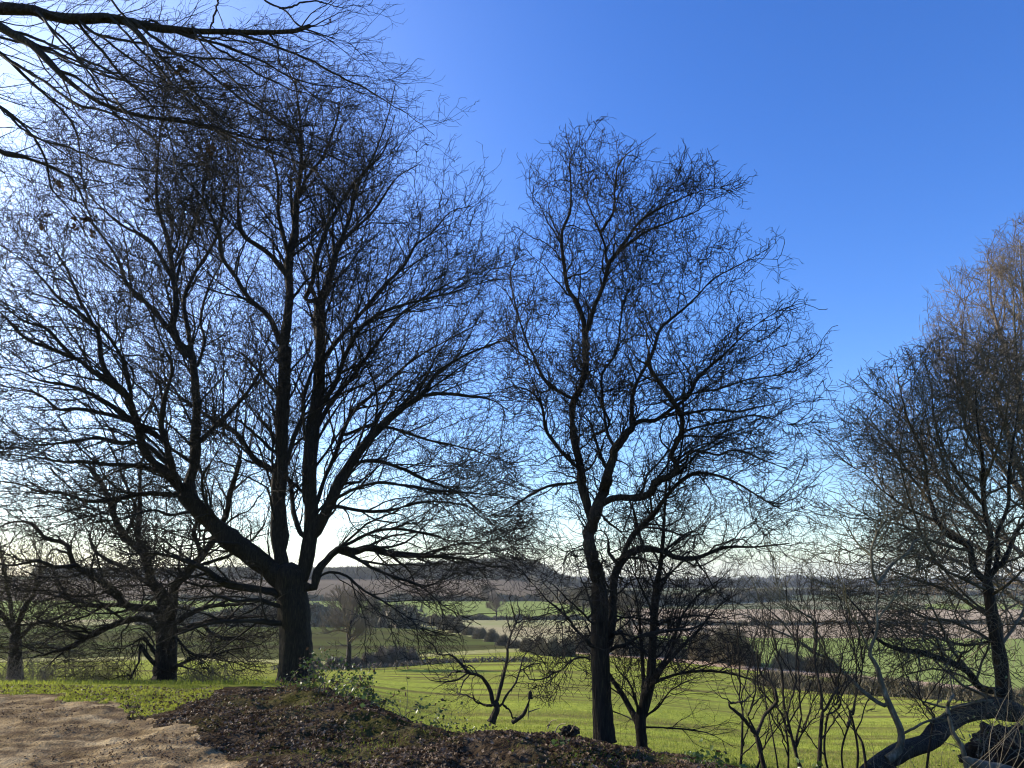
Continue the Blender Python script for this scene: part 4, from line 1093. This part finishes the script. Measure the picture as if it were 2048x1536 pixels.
# leaf clusters still hanging in the overhanging boughs: a part of that tree
cl = []
for (px, py, n, s) in [(152, 446, 10, 0.05), (172, 440, 13, 0.05), (82, 455, 4, 0.04), (100, 430, 3, 0.04), (365, 138, 12, 0.06), (185, 465, 10, 0.05), (540, 270, 10, 0.05), (455, 175, 8, 0.05), (120, 370, 7, 0.05), (660, 40, 3, 0.04), (420, 300, 8, 0.05), (205, 505, 5, 0.05), (290, 400, 5, 0.04)]:
    c = at(px, py, D_O + 0.3)
    cl.append(c + rl.normal(size=(n, 3)) * s * 0.55)
V, Q = leaf_cards(np.concatenate(cl), 0.055, rl, 0.0)
link_mesh("dead_leaves", V, Q, M['deadleaf'], ohr, tuple(ohr.location))

# leaf litter over the bank
def scatter_ground(n, rng, umin, umax, y0, y1, test, power=1.0):
    u = rng.uniform(umin, umax, n); y = y0 + (y1 - y0) * rng.random(n) ** power
    x = u * y
    z = terrain(x, y)
    P = np.stack([x, y, z], -1)
    return P[test(P)]


P = scatter_ground(150000, rl, -0.8, 0.8, 4.5, 11.5, lambda P: (near_class(P) == 0) & (fbm(P[:, 0] * 1.4, P[:, 1] * 1.4, 61, 4) + 0.15 * rl.normal(size=len(P)) > -0.12))
P[:, 2] += 0.012
V, Q = leaf_cards(P, 0.036, rl, 0.45)
o = link_mesh("leaf_litter", V, Q, M['litter'], smooth=False); tag(o, "brown fallen leaves strewn over the dark bank", "leaf litter", kind="stuff")
P = scatter_ground(60000, rl, -0.95, -0.3, 8.0, 13.0, lambda P: (near_class(P) == 2) & (rl.random(len(P)) < 0.12))
P[:, 2] += 0.03
V, Q = leaf_cards(P, 0.036, rl, 0.45)
o = link_mesh("verge_leaves", V, Q, M['litter'], smooth=False); tag(o, "brown leaves scattered on the sunlit grass strip", "leaf litter", kind="stuff")
P = scatter_ground(14000, rl, -0.8, -0.1, 4.5, 11.5, lambda P: (near_class(P) == 1) & (fbm(P[:, 0] * 1.8, P[:, 1] * 1.8, 62, 4) > 0.12))
P[:, 2] += 0.008
V, Q = leaf_cards(P, 0.022, rl, 0.5)
o = link_mesh("path_leaves", V, Q, M['litter'], smooth=False); tag(o, "scattered leaf crumbs and clods on the sandy path", "leaf litter", kind="stuff")


def blades(P, h, w, rng, lean=0.35, seg=2):
    n = len(P)
    d = norm(np.concatenate([rng.normal(size=(n, 2)), np.zeros((n, 1))], 1))
    side = np.stack([-d[:, 1], d[:, 0], np.zeros(n)], 1)
    hh = (h * (0.5 + rng.random(n)))[:, None]
    ln = (lean * rng.random(n))[:, None] * hh
    a1 = P - side * w; a2 = P + side * w
    m = P + np.array([0, 0, 1.0]) * hh * 0.55 + d * ln * 0.35
    t = P + np.array([0, 0, 1.0]) * hh * 0.95 + d * ln
    V = np.stack([a1, a2, m + side * w * 0.8, m - side * w * 0.8, t + side * w * 0.15, t - side * w * 0.15], 1).reshape(-1, 3)
    k = np.arange(n)[:, None] * 6
    Q = np.concatenate([k + np.array([[0, 1, 2, 3]]), k + np.array([[3, 2, 4, 5]])])
    return V.astype(np.float32), Q


P = scatter_ground(150000, rl, -0.95, -0.3, 8.0, 16.0, lambda P: near_class(P) == 2)
V, Q = blades(P, 0.034, 0.004, rl, 1.3)
o = link_mesh("verge_grass", V, Q, M['grass'], smooth=False); tag(o, "short bright sunlit grass on the strip beyond the path", "grass", kind="stuff")
P = scatter_ground(60000, rl, -0.35, 0.5, 5.0, 11.0, lambda P: (near_class(P) == 0) & (fbm(P[:, 0] * 1.2, P[:, 1] * 1.2, 64, 4) + 0.2 * rl.normal(size=len(P)) > 0.42))
V, Q = blades(P, 0.024, 0.004, rl, 1.8)
o = link_mesh("grass_tufts", V, Q, M['tuft'], smooth=False); tag(o, "sparse green grass tufts among the leaves of the bank", "grass", kind="stuff")


n_ = 260000
u = rl.uniform(-0.72, 0.75, n_); y = 12 + 50 * rl.random(n_) ** 1.4; x = u * y
z = terrain(x, y)
row = np.sin((y * 1.0 + x * 0.12) * 2 * math.pi / 0.5)
keep = (z < 0.2) & ((y > 21) | (u > -0.12)) & (row + rl.normal(size=n_) * 0.8 > -0.1) & (fbm(x * 0.25, y * 0.6, 66, 4) + 0.25 * rl.normal(size=n_) > -0.25)
P = np.stack([x, y, z], -1)[keep]
V, Q = blades(P, 0.09, 0.010, rl, 1.2)
o = link_mesh("crop_plants", V, Q, M['crop_leaf'], smooth=False); tag(o, "young green crop plants standing in the near part of the field", "crop", kind="stuff")

# ------------------------------------------------------------------ brambles and small plants on the bank
def bramble(label, px, py, Y, wpx, hpx, nst, nleaf, seed, dry=0.25, leafsize=0.045, raised=False):
    rng = np.random.default_rng(seed)
    c = at(px, py, Y)
    if not raised: c[2] = float(terrain(np.array([c[0]]), np.array([Y]))[0])
    W_ = wpx * Y / F_PX; H_ = hpx * Y / F_PX
    root = thing("bramble_bush", label, "bramble", tuple(c), "brambles on the lip of the bank")
    st = np.stack([c[0] + rng.uniform(-.5, .5, nst) * W_, c[1] + rng.uniform(-.4, .4, nst), np.zeros(nst)], -1)
    st[:, 2] = terrain(st[:, 0], st[:, 1]) - 0.02
    if raised: st[:, 2] = c[2] + rng.uniform(-0.15, 0.1, nst)
    d = norm(rng.normal(size=(nst, 3)) * 0.5 + np.array([0, 0, 1.0]))
    Lh = H_ * (0.6 + 0.9 * rng.random(nst)) * 1.2
    P, L, _ = grow(st, d, Lh, 8, 0.16, -0.10, 0.0, c - np.array([0, 0, 1]), None, rng)
    R = taper(np.full(len(P), 0.006), 8, 0.002)
    pos, dr, ln, r0 = spawn(P, R, L, 0.1, 0.2, 0.3, 0.08, 50, rng, 0.6, 0.01, 0.0018, 0.4)
    P2, L2, kp = grow(pos, dr, ln, 4, 0.2, -0.02, 0, c, None, rng)
    own_ = np.argmin(np.linalg.norm(P2[:, None, 0] - P[None, :, 4], axis=2), axis=1)
    R2 = taper(r0[kp], 4, 0.0012)
    for q in range(len(P)):
        pr = [tubes(P[q:q + 1], R[q:q + 1], 4)]
        if (own_ == q).any(): pr.append(tubes(P2[own_ == q], R2[own_ == q], 3))
        link_mesh("stem", *merge(pr), M['bark_grey'], root, c)
    ii = rng.integers(0, len(P2), nleaf); kk = rng.integers(1, 5, nleaf)
    C = P2[ii, kk] + rng.normal(size=(nleaf, 3)) * 0.03
    V, Q = leaf_cards(C, leafsize, rng, 0.3)
    link_mesh("leaves", V, Q, M['leaf'], root, c)
    nd = int(nleaf * dry)
    if nd:
        ii = rng.integers(0, len(P2), nd)
        V, Q = leaf_cards(P2[ii, 3] + rng.normal(size=(nd, 3)) * 0.04, leafsize, rng, 0.3)
        link_mesh("dead_leaves", V, Q, M['litter'], root, c)
    return root


bramble("leafy bramble on the mound in front of the big oak's trunk", 640, 1380, 11.0, 110, 50, 26, 500, 201)
bramble("low dark bramble on the right shoulder of the mound", 725, 1395, 10.2, 110, 30, 20, 420, 202)
bramble("separate tall bramble sprig at the right end of the mound", 815, 1420, 9.6, 30, 60, 6, 70, 203, leafsize=0.055)
bramble("low mat of ivy and bramble under the crooked small tree", 935, 1430, 9.3, 130, 16, 24, 240, 204, leafsize=0.032)
bramble("small dark-leaved bramble at the foot of the many-stemmed tree", 1400, 1495, 7.4, 110, 22, 14, 130, 205, dry=0.1, leafsize=0.05)
bramble("tiny sprig of green leaves beside the dark root clump", 1130, 1460, 7.6, 30, 14, 5, 30, 206, dry=0.5, leafsize=0.05)
bramble("thin bramble trailing along the bottom edge under the saplings", 1600, 1530, 7.0, 170, 22, 16, 140, 207, dry=0.2, leafsize=0.05)


bramble("dark leafless bramble tangle filling the bottom right corner", 2010, 1490, 9.0, 200, 75, 60, 60, 208, dry=1.0, leafsize=0.035, raised=True)
bramble("leafless tangle on the ground under the leaning dark limb", 1850, 1550, 8.6, 150, 50, 34, 30, 209, dry=1.0, leafsize=0.035)

# dry grass stalks
def stalks(name, label, items, seed, Y):
    rng = np.random.default_rng(seed)
    P, R = [], []
    for (x0, y0, x1, y1, w) in items:
        a_ = at(x0, y0, Y); b_ = at(x1, y1, Y + rng.normal() * 0.15)
        t = np.linspace(0, 1, 7)[:, None]
        bend = np.array([rng.normal() * 0.03, rng.normal() * 0.05, rng.normal() * 0.02])
        P.append(a_ * (1 - t) + b_ * t + np.sin(t * math.pi) * bend); R.append(np.linspace(w, w * 0.4, 7) * 0.5 * Y / F_PX)
    P, R = np.array(P), np.array(R)
    V, Q = tubes(P, R, 4)
    return tag(link_mesh(name, V, Q, M['dry'], None, tuple(P[0, 0])), label, "dry stalks")


rq = np.random.default_rng(9)
it = [(2000 + rq.normal() * 20, 1560, 2010 + rq.normal() * 55, 1440 + rq.normal() * 40, 1.3) for _ in range(4)]
it += [(1960 + rq.normal() * 60, 1560, 2080 + rq.normal() * 60, 1370 + rq.normal() * 50, 0.9) for _ in range(7)]
stalks("dry_grass", "pale dry grass stalks arching over the stump in the bottom right corner", it, 3, 6.2)
stalks("dry_stick", "pale broken stick poking from the bank left of the dark clump", [(1095, 1458, 1114, 1440, 2.6)], 4, 7.8)
stalks("dry_stalk", "pair of pale stalks crossing at the dark clump", [(1110, 1465, 1132, 1448, 3), (1140, 1465, 1150, 1446, 2.4)], 4, 7.5)

# dark root clump and stump
def rock_lump(name, label, cat, px, py, Y, wx, wy, wz, seed, m):
    rng = np.random.default_rng(seed)
    nu, nv = 90, 60
    th = np.linspace(0, 2 * math.pi, nu, endpoint=False); ph = np.linspace(0.05, math.pi - 0.05, nv)
    T, Pp = np.meshgrid(th, ph)
    n = 1 + 0.38 * fbm(np.cos(T) * 2.3 + 5 + seed, np.sin(T) * 2.3 + Pp * 2.2, seed, 6) + 0.14 * np.sin(T * 7 + Pp * 5) + 0.3 * fbm(np.cos(T) * 7 + Pp * 3, np.sin(T) * 7 - Pp * 4, seed + 9, 4)
    c = at(px, py, Y)
    V = np.stack([np.cos(T) * np.sin(Pp) * wx * n, np.sin(T) * np.sin(Pp) * wy * n, np.cos(Pp) * wz * n], -1).reshape(-1, 3)
    i = np.arange(nv - 1)[:, None] * nu; j = np.arange(nu)[None]; j2 = (j + 1) % nu
    Q = np.stack([i + j, i + j2, i + nu + j2, i + nu + j], -1).reshape(-1, 4)
    return link_mesh(name, V + c, Q, M[m], None, tuple(c)), c


o, c = rock_lump("root_clump", "", "", 1140, 1462, 7.55, 0.085, 0.09, 0.04, 3, 'bark'); tag(o, "dark lumpy root clump on the bank at the left foot of the slim tree", "root clump")
o, c = rock_lump("root_mound", "", "", 2070, 1530, 9.6, 0.7, 0.5, 0.34, 6, 'bark'); tag(o, "dark mound of roots and earth under the dense right-hand tree", "root mound")
Pst = limbs_to_3d([(34, 12, 0, [(2070, 1575), (2010, 1545), (1960, 1530), (1925, 1515)])], 7.6, rs, 14)
o = link_mesh("fallen_log", *bark_tube(Pst[0][0], Pst[0][1], 14, rs, 0.09), M['bark_grey'], None, tuple(Pst[0][0][0])); tag(o, "short rotten log lying in the bottom right corner", "log")


# ------------------------------------------------------------------ middle distance: bushes, hedges, trees
def fuzz(n, rng, rx, ry, rz, size, lift=0.0, shell=0.5, aspect=0.10, up=0.6):
    """a bare bush: many fine upright twig slivers through an ellipsoid"""
    v = norm(rng.normal(size=(n, 3))); r = (shell + (1 - shell) * rng.random(n))[:, None] ** 0.6
    lum = 1 + 0.25 * np.sin(v[:, :1] * 5 + rng.random() * 6) * np.cos(v[:, 1:2] * 4 + rng.random() * 6) + 0.12 * rng.normal(size=(n, 1))
    C = v * r * lum * np.array([rx, ry, rz]); C[:, 2] = np.abs(C[:, 2]) + lift
    d = norm(v * 0.7 + np.array([0, 0, up]) + rng.normal(size=(n, 3)) * 0.45)
    s = norm(np.cross(d, rng.normal(size=(n, 3))))
    L = (size * (0.5 + rng.random(n)))[:, None]
    w = L * aspect
    a_ = C - d * L * 0.5
    V = np.stack([a_ - s * w * 0.5, a_ + s * w * 0.5, C + d * L * 0.5 + s * w * 0.12, C + d * L * 0.5 - s * w * 0.12], 1).reshape(-1, 3)
    Q = np.arange(n * 4).reshape(-1, 4)
    return V, Q


rb = np.random.default_rng(300)
bush_meshes = []
for k in range(4):
    V, Q = fuzz(9000, rb, 1.0, 0.9, 1.0, 0.28, 0.0, 0.15, 0.13)
    oo = link_mesh("tmp", V, Q, M['hedge_far'], smooth=False)
    bush_meshes.append(oo.data); bpy.data.objects.remove(oo)


def bush(name, label, cat, px, Y, w, h, k, group=None, z=None, mt=None):
    p = ground_at(px, Y)
    me = bush_meshes[k % 4]
    if mt:
        key = me.name + mt
        if key not in bpy.data.meshes:
            m2 = me.copy(); m2.name = key; m2.materials.clear(); m2.materials.append(M[mt])
        me = bpy.data.meshes[key]
    o = bpy.data.objects.new(name, me); COL.objects.link(o)
    o.location = (p[0], p[1], p[2] - 0.1 * h); o.scale = (w / 2, w / 2.2, h)
    o.rotation_euler.z = rb.random() * 6
    return tag(o, label, cat, group)


ORD = ['first', 'second', 'third', 'fourth', 'fifth', 'sixth', 'seventh', 'eighth', 'ninth', 'tenth', 'eleventh', 'twelfth', 'thirteenth', 'fourteenth']
# diagonal row of bushes from the dark wood down to the track
row = [(832, 1243), (852, 1247), (874, 1252), (897, 1259), (918, 1265), (940, 1270), (962, 1277), (985, 1283), (1008, 1290), (1030, 1296), (1054, 1303), (1080, 1309), (1104, 1312), (1132, 1312)]
for k, (px, py) in enumerate(row):
    g = ground_hit(px, py, 60, 500)
    Yh = g[1]
    hpx = [15, 14, 24, 28, 26, 18, 22, 24, 20, 16, 26, 34, 36, 40][k]
    bush("round_bush", "bare round bush, %s down the diagonal row from the dark belt of trees" % ORD[k], "bush", px, Yh, 34 * Yh / F_PX, hpx * Yh / F_PX * 0.85, k, "bushes in the diagonal row")
for k, (px, py, w, h) in enumerate([(1165, 1312, 50, 42), (1245, 1318, 50, 60), (1290, 1320, 50, 55), (1340, 1322, 60, 40), (1395, 1328, 60, 62), (1440, 1332, 60, 70), (1480, 1338, 50, 50), (1560, 1345, 60, 36), (1620, 1350, 70, 30)]):
    g = ground_hit(px, py - 8, 50, 500); Yh = g[1]
    bush("field_bush", "bare rounded bush beyond the pinkish track, %s to the right of the diagonal row" % ORD[k], "bush", px, Yh, w * Yh / F_PX, h * Yh / F_PX * 0.85, k + 1, "bushes beyond the track")
for k, (px, w, h) in enumerate([(640, 40, 18), (680, 40, 22), (715, 40, 20), (745, 40, 26), (772, 46, 34), (800, 46, 38), (828, 40, 30)]):
    bush("scrub_bush", "pale twiggy scrub bush at the crop edge, %s right of the big oak trunk" % ORD[k], "bush", px, 122 + k * 1.5, w * 122 / F_PX, h * 122 / F_PX * 0.9, k, "scrub beside the green crop", mt='twig_far')


def hedge(label, pts, h, dens, seed, size, mt='hedge_far', name="hedge", cat="hedge", depth=3.0, aspect=0.14):
    """pts: (px, Y) knots of its course over the ground"""
    rng = np.random.default_rng(seed)
    K_ = np.array([ground_at(px, Y)[:2] for px, Y in pts])
    seg = np.linalg.norm(np.diff(K_, axis=0), axis=1); cum = np.concatenate([[0], np.cumsum(seg)])
    n = int(cum[-1] * dens)
    s = rng.random(n) * cum[-1]
    x = np.interp(s, cum, K_[:, 0]); y = np.interp(s, cum, K_[:, 1])
    hh = h * (0.75 + 0.9 * (vnoise(s / (h * 1.6), s * 0, seed)) + 0.5 * vnoise(s / (h * 0.5), s * 0, seed + 3))
    t = rng.random(n)
    off = rng.normal(size=(n, 2)) * depth * 0.35 * np.sqrt(1 - t * 0.8)[:, None]
    x = x + off[:, 0]; y = y + off[:, 1]
    z = terrain(x, y) + t * np.maximum(hh, 0.3 * h)
    C = np.stack([x, y, z], -1)
    d = norm(rng.normal(size=(n, 3)) * 0.5 + np.array([0, 0, 0.8])); sd = norm(np.cross(d, rng.normal(size=(n, 3))))
    L = (size * (0.5 + rng.random(n)))[:, None]; w = L * aspect
    a_ = C - d * L * 0.5
    V = np.stack([a_ - sd * w, a_ + sd * w, C + d * L * 0.5 + sd * w * 0.3, C + d * L * 0.5 - sd * w * 0.3], 1).reshape(-1, 3)
    o = link_mesh(name, V, np.arange(n * 4).reshape(-1, 4), M[mt], None, tuple(np.append(K_[0], terrain(K_[:1, 0], K_[:1, 1])[0])), smooth=False)
    return tag(o, label, cat)


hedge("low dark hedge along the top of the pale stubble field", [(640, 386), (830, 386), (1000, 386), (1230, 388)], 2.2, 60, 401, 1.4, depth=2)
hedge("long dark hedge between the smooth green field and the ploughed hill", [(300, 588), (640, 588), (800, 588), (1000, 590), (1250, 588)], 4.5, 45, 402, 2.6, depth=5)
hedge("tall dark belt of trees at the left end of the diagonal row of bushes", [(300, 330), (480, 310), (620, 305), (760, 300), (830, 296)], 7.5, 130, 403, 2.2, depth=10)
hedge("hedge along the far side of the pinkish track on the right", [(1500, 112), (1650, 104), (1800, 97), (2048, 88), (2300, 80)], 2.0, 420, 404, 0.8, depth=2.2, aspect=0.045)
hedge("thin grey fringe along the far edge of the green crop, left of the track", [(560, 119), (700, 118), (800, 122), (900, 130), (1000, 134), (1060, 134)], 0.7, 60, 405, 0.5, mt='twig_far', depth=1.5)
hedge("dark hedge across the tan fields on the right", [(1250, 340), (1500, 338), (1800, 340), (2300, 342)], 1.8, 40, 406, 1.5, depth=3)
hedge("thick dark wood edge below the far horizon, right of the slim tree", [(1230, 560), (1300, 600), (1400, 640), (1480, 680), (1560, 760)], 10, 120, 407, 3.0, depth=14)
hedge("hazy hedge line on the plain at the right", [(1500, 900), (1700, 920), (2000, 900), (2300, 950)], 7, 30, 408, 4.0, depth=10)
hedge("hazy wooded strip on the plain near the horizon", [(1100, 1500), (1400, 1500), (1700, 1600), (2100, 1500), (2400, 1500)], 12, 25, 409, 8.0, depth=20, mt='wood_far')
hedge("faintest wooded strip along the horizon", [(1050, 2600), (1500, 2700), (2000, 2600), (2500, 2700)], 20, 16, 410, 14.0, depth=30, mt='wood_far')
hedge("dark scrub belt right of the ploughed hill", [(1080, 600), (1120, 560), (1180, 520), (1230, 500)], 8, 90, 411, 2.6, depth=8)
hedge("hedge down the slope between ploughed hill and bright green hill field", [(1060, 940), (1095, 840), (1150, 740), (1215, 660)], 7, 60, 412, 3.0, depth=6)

# wood on the hilltop: reads as one mass
rng = np.random.default_rng(500)
nW = 70000
u = rng.uniform(-0.62, 0.115, nW); y = rng.uniform(960, 1130, nW)
x = u * y
top = np.interp(u, [-0.62, -0.4, -0.24, -0.17, -0.12, -0.06, 0.0, 0.035, 0.06, 0.115], [12, 13, 12, 14, 18, 24, 29, 25, 15, 8])
top = top * (0.86 + 0.35 * vnoise(x / 16, y / 16, 7) + 0.22 * vnoise(x / 6, y / 6, 8))
z = terrain(x, y) + top * rng.random(nW) ** 0.7
C = np.stack([x, y, z], -1)
d = norm(rng.normal(size=(nW, 3)) * 0.45 + np.array([0, 0, 0.9])); sd = norm(np.cross(d, rng.normal(size=(nW, 3))))
L = (3.6 * (0.5 + rng.random(nW)))[:, None]; w = L * 0.15; a_ = C - d * L * 0.5
V = np.stack([a_ - sd * w, a_ + sd * w, C + d * L * 0.5 + sd * w * 0.3, C + d * L * 0.5 - sd * w * 0.3], 1).reshape(-1, 3)
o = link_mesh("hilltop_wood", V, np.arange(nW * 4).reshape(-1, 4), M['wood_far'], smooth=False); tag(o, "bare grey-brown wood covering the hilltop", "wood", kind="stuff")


def far_tree(name, label, px, Y, h, w, seed, trunkf=0.25, mt='twig_far', dens=1.0, group=None):
    rng = np.random.default_rng(seed)
    p = ground_at(px, Y)
    root = thing(name, label, "tree", tuple(p), group)
    r = h * 0.028
    zz = np.linspace(0, 0.55 * h, 8)
    P = np.stack([p[0] + rng.normal(size=8) * 0.01 * h, np.full(8, p[1]), p[2] + zz], -1)
    R = np.linspace(r * 1.3, r * 0.6, 8)
    link_mesh("trunk", *bark_tube(P, R, 8, rng, 0.05, 0.4), M['bark'], root, p)
    n1 = 26
    st = p + np.stack([np.zeros(n1), np.zeros(n1), h * rng.uniform(trunkf, 0.55, n1)], -1)
    az = rng.random(n1) * 6.28
    d = np.stack([np.cos(az), np.sin(az), rng.uniform(-0.15, 1.6, n1)], -1)
    foc = p + np.array([0, 0, h * 0.3])

    class E:
        def inside(self, P_, j):
            q = P_ - (p + np.array([0, 0, h * (0.5 + trunkf / 2)]))
            return (q[..., 0] / (w / 2)) ** 2 + (q[..., 1] / (w / 2)) ** 2 + (q[..., 2] / (h * (1 - trunkf) / 2)) ** 2 < j
    env = E()
    P, L, kp = grow(st, d, np.full(n1, h * 0.6), 7, 0.15, 0.05, 0.1, foc, env, rng)
    R = taper(np.full(len(P), r * 0.45), 7, r * 0.1)
    parts = [tubes(P, R, 4)]
    for sp, lf, lm, rr in ((h * 0.035 / dens, 0.4, h * 0.06, r * 0.16), (h * 0.03 / dens, 0.4, h * 0.035, r * 0.10), (h * 0.028 / dens, 0.4, h * 0.02, r * 0.07)):
        pos, dr, ln, r0 = spawn(P, R, L, sp, 0.2, lf, lm, 45, rng, 0.6, 0.008, rr, h * 0.3)
        P, L, kp = grow(pos, norm(dr + 0.3 * norm(pos - foc)), ln, 4, 0.2, 0.03, 0.1, foc, env, rng)
        R = taper(r0[kp], 4, rr * 0.6)
        parts.append(tubes(P, R, 3))
    V, Q = merge(parts)
    link_mesh("crown", V, Q, M[mt], root, p)
    return root


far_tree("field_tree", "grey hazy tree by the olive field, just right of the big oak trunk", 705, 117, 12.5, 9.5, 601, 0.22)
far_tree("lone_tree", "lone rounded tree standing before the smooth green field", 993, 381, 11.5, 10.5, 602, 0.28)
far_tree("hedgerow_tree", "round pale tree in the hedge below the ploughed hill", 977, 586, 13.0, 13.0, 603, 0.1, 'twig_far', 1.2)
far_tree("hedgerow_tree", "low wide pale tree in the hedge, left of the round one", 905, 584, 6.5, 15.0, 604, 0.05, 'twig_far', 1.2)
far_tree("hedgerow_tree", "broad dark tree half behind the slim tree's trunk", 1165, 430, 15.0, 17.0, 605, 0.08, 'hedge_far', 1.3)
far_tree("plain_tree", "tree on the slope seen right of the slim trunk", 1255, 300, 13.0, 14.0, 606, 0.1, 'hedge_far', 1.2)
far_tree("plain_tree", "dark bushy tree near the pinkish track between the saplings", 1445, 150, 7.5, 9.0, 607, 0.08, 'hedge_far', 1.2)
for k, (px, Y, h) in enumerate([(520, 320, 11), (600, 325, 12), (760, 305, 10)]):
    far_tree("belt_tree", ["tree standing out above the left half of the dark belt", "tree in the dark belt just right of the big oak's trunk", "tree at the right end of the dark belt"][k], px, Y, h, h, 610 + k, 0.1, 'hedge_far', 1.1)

# stray low thicket and stems right behind the verge, left
for k, (px, Y, w, h) in enumerate([(75, 24, 120, 30), (170, 26, 120, 26), (250, 27, 80, 20), (440, 25, 90, 22)]):
    rg = np.random.default_rng(700 + k)
    p = ground_at(px, Y)
    n = 90; W_ = w * Y / F_PX
    st = np.stack([p[0] + rg.uniform(-.5, .5, n) * W_, p[1] + rg.uniform(-.6, .6, n), np.zeros(n)], -1); st[:, 2] = terrain(st[:, 0], st[:, 1])
    P, L, kp = grow(st, norm(rg.normal(size=(n, 3)) * 0.5 + np.array([0, 0, 1.0])), np.full(n, h * Y / F_PX) * (0.5 + rg.random(n) * 1.2), 6, 0.15, 0.0, 0, p, None, rg)
    R = taper(np.full(len(P), 0.008), 6, 0.004)
    pos, dr, ln, r0 = spawn(P, R, L, 0.1, 0.1, 0.4, 0.15, 45, rg, 0.6, 0.01, 0.004, 0.5)
    P2, L2, kp = grow(pos, dr, ln, 4, 0.2, 0.02, 0, p, None, rg)
    V, Q = merge([tubes(P, R, 4), tubes(P2, taper(r0[kp], 4, 0.003), 3)])
    o = link_mesh("scrub", V, Q, M['twig_brown'], None, tuple(p))
    tag(o, ["leafless scrub at the left edge below the low dense tree", "leafless scrub between the low dense tree and gnarled oak", "short scrub touching the left foot of the gnarled oak", "thin scrub between the gnarled oak and the big oak"][k], "scrub")

# ------------------------------------------------------------------ haze
bpy.ops.mesh.primitive_cube_add(size=1)
hz = bpy.context.object
hz.name = "haze"; hz.data.name = "haze"
hz.location = (0, 0, 20); hz.scale = (15200, 15200, 150)
hz['kind'] = 'stuff'; hz['label'] = "thin blue haze in the air over the valley"
hm = bpy.data.materials.new("haze"); hm.use_nodes = True
n = hm.node_tree; n.nodes.remove(n.nodes["Principled BSDF"])
pv = n.nodes.new("ShaderNodeVolumePrincipled")
pv.inputs['Color'].default_value = (0.92, 0.96, 1.0, 1)
pv.inputs['Density'].default_value = 0.000085
pv.inputs['Anisotropy'].default_value = 0.2
n.links.new(pv.outputs[0], n.nodes["Material Output"].inputs['Volume'])
hz.data.materials.append(hm)
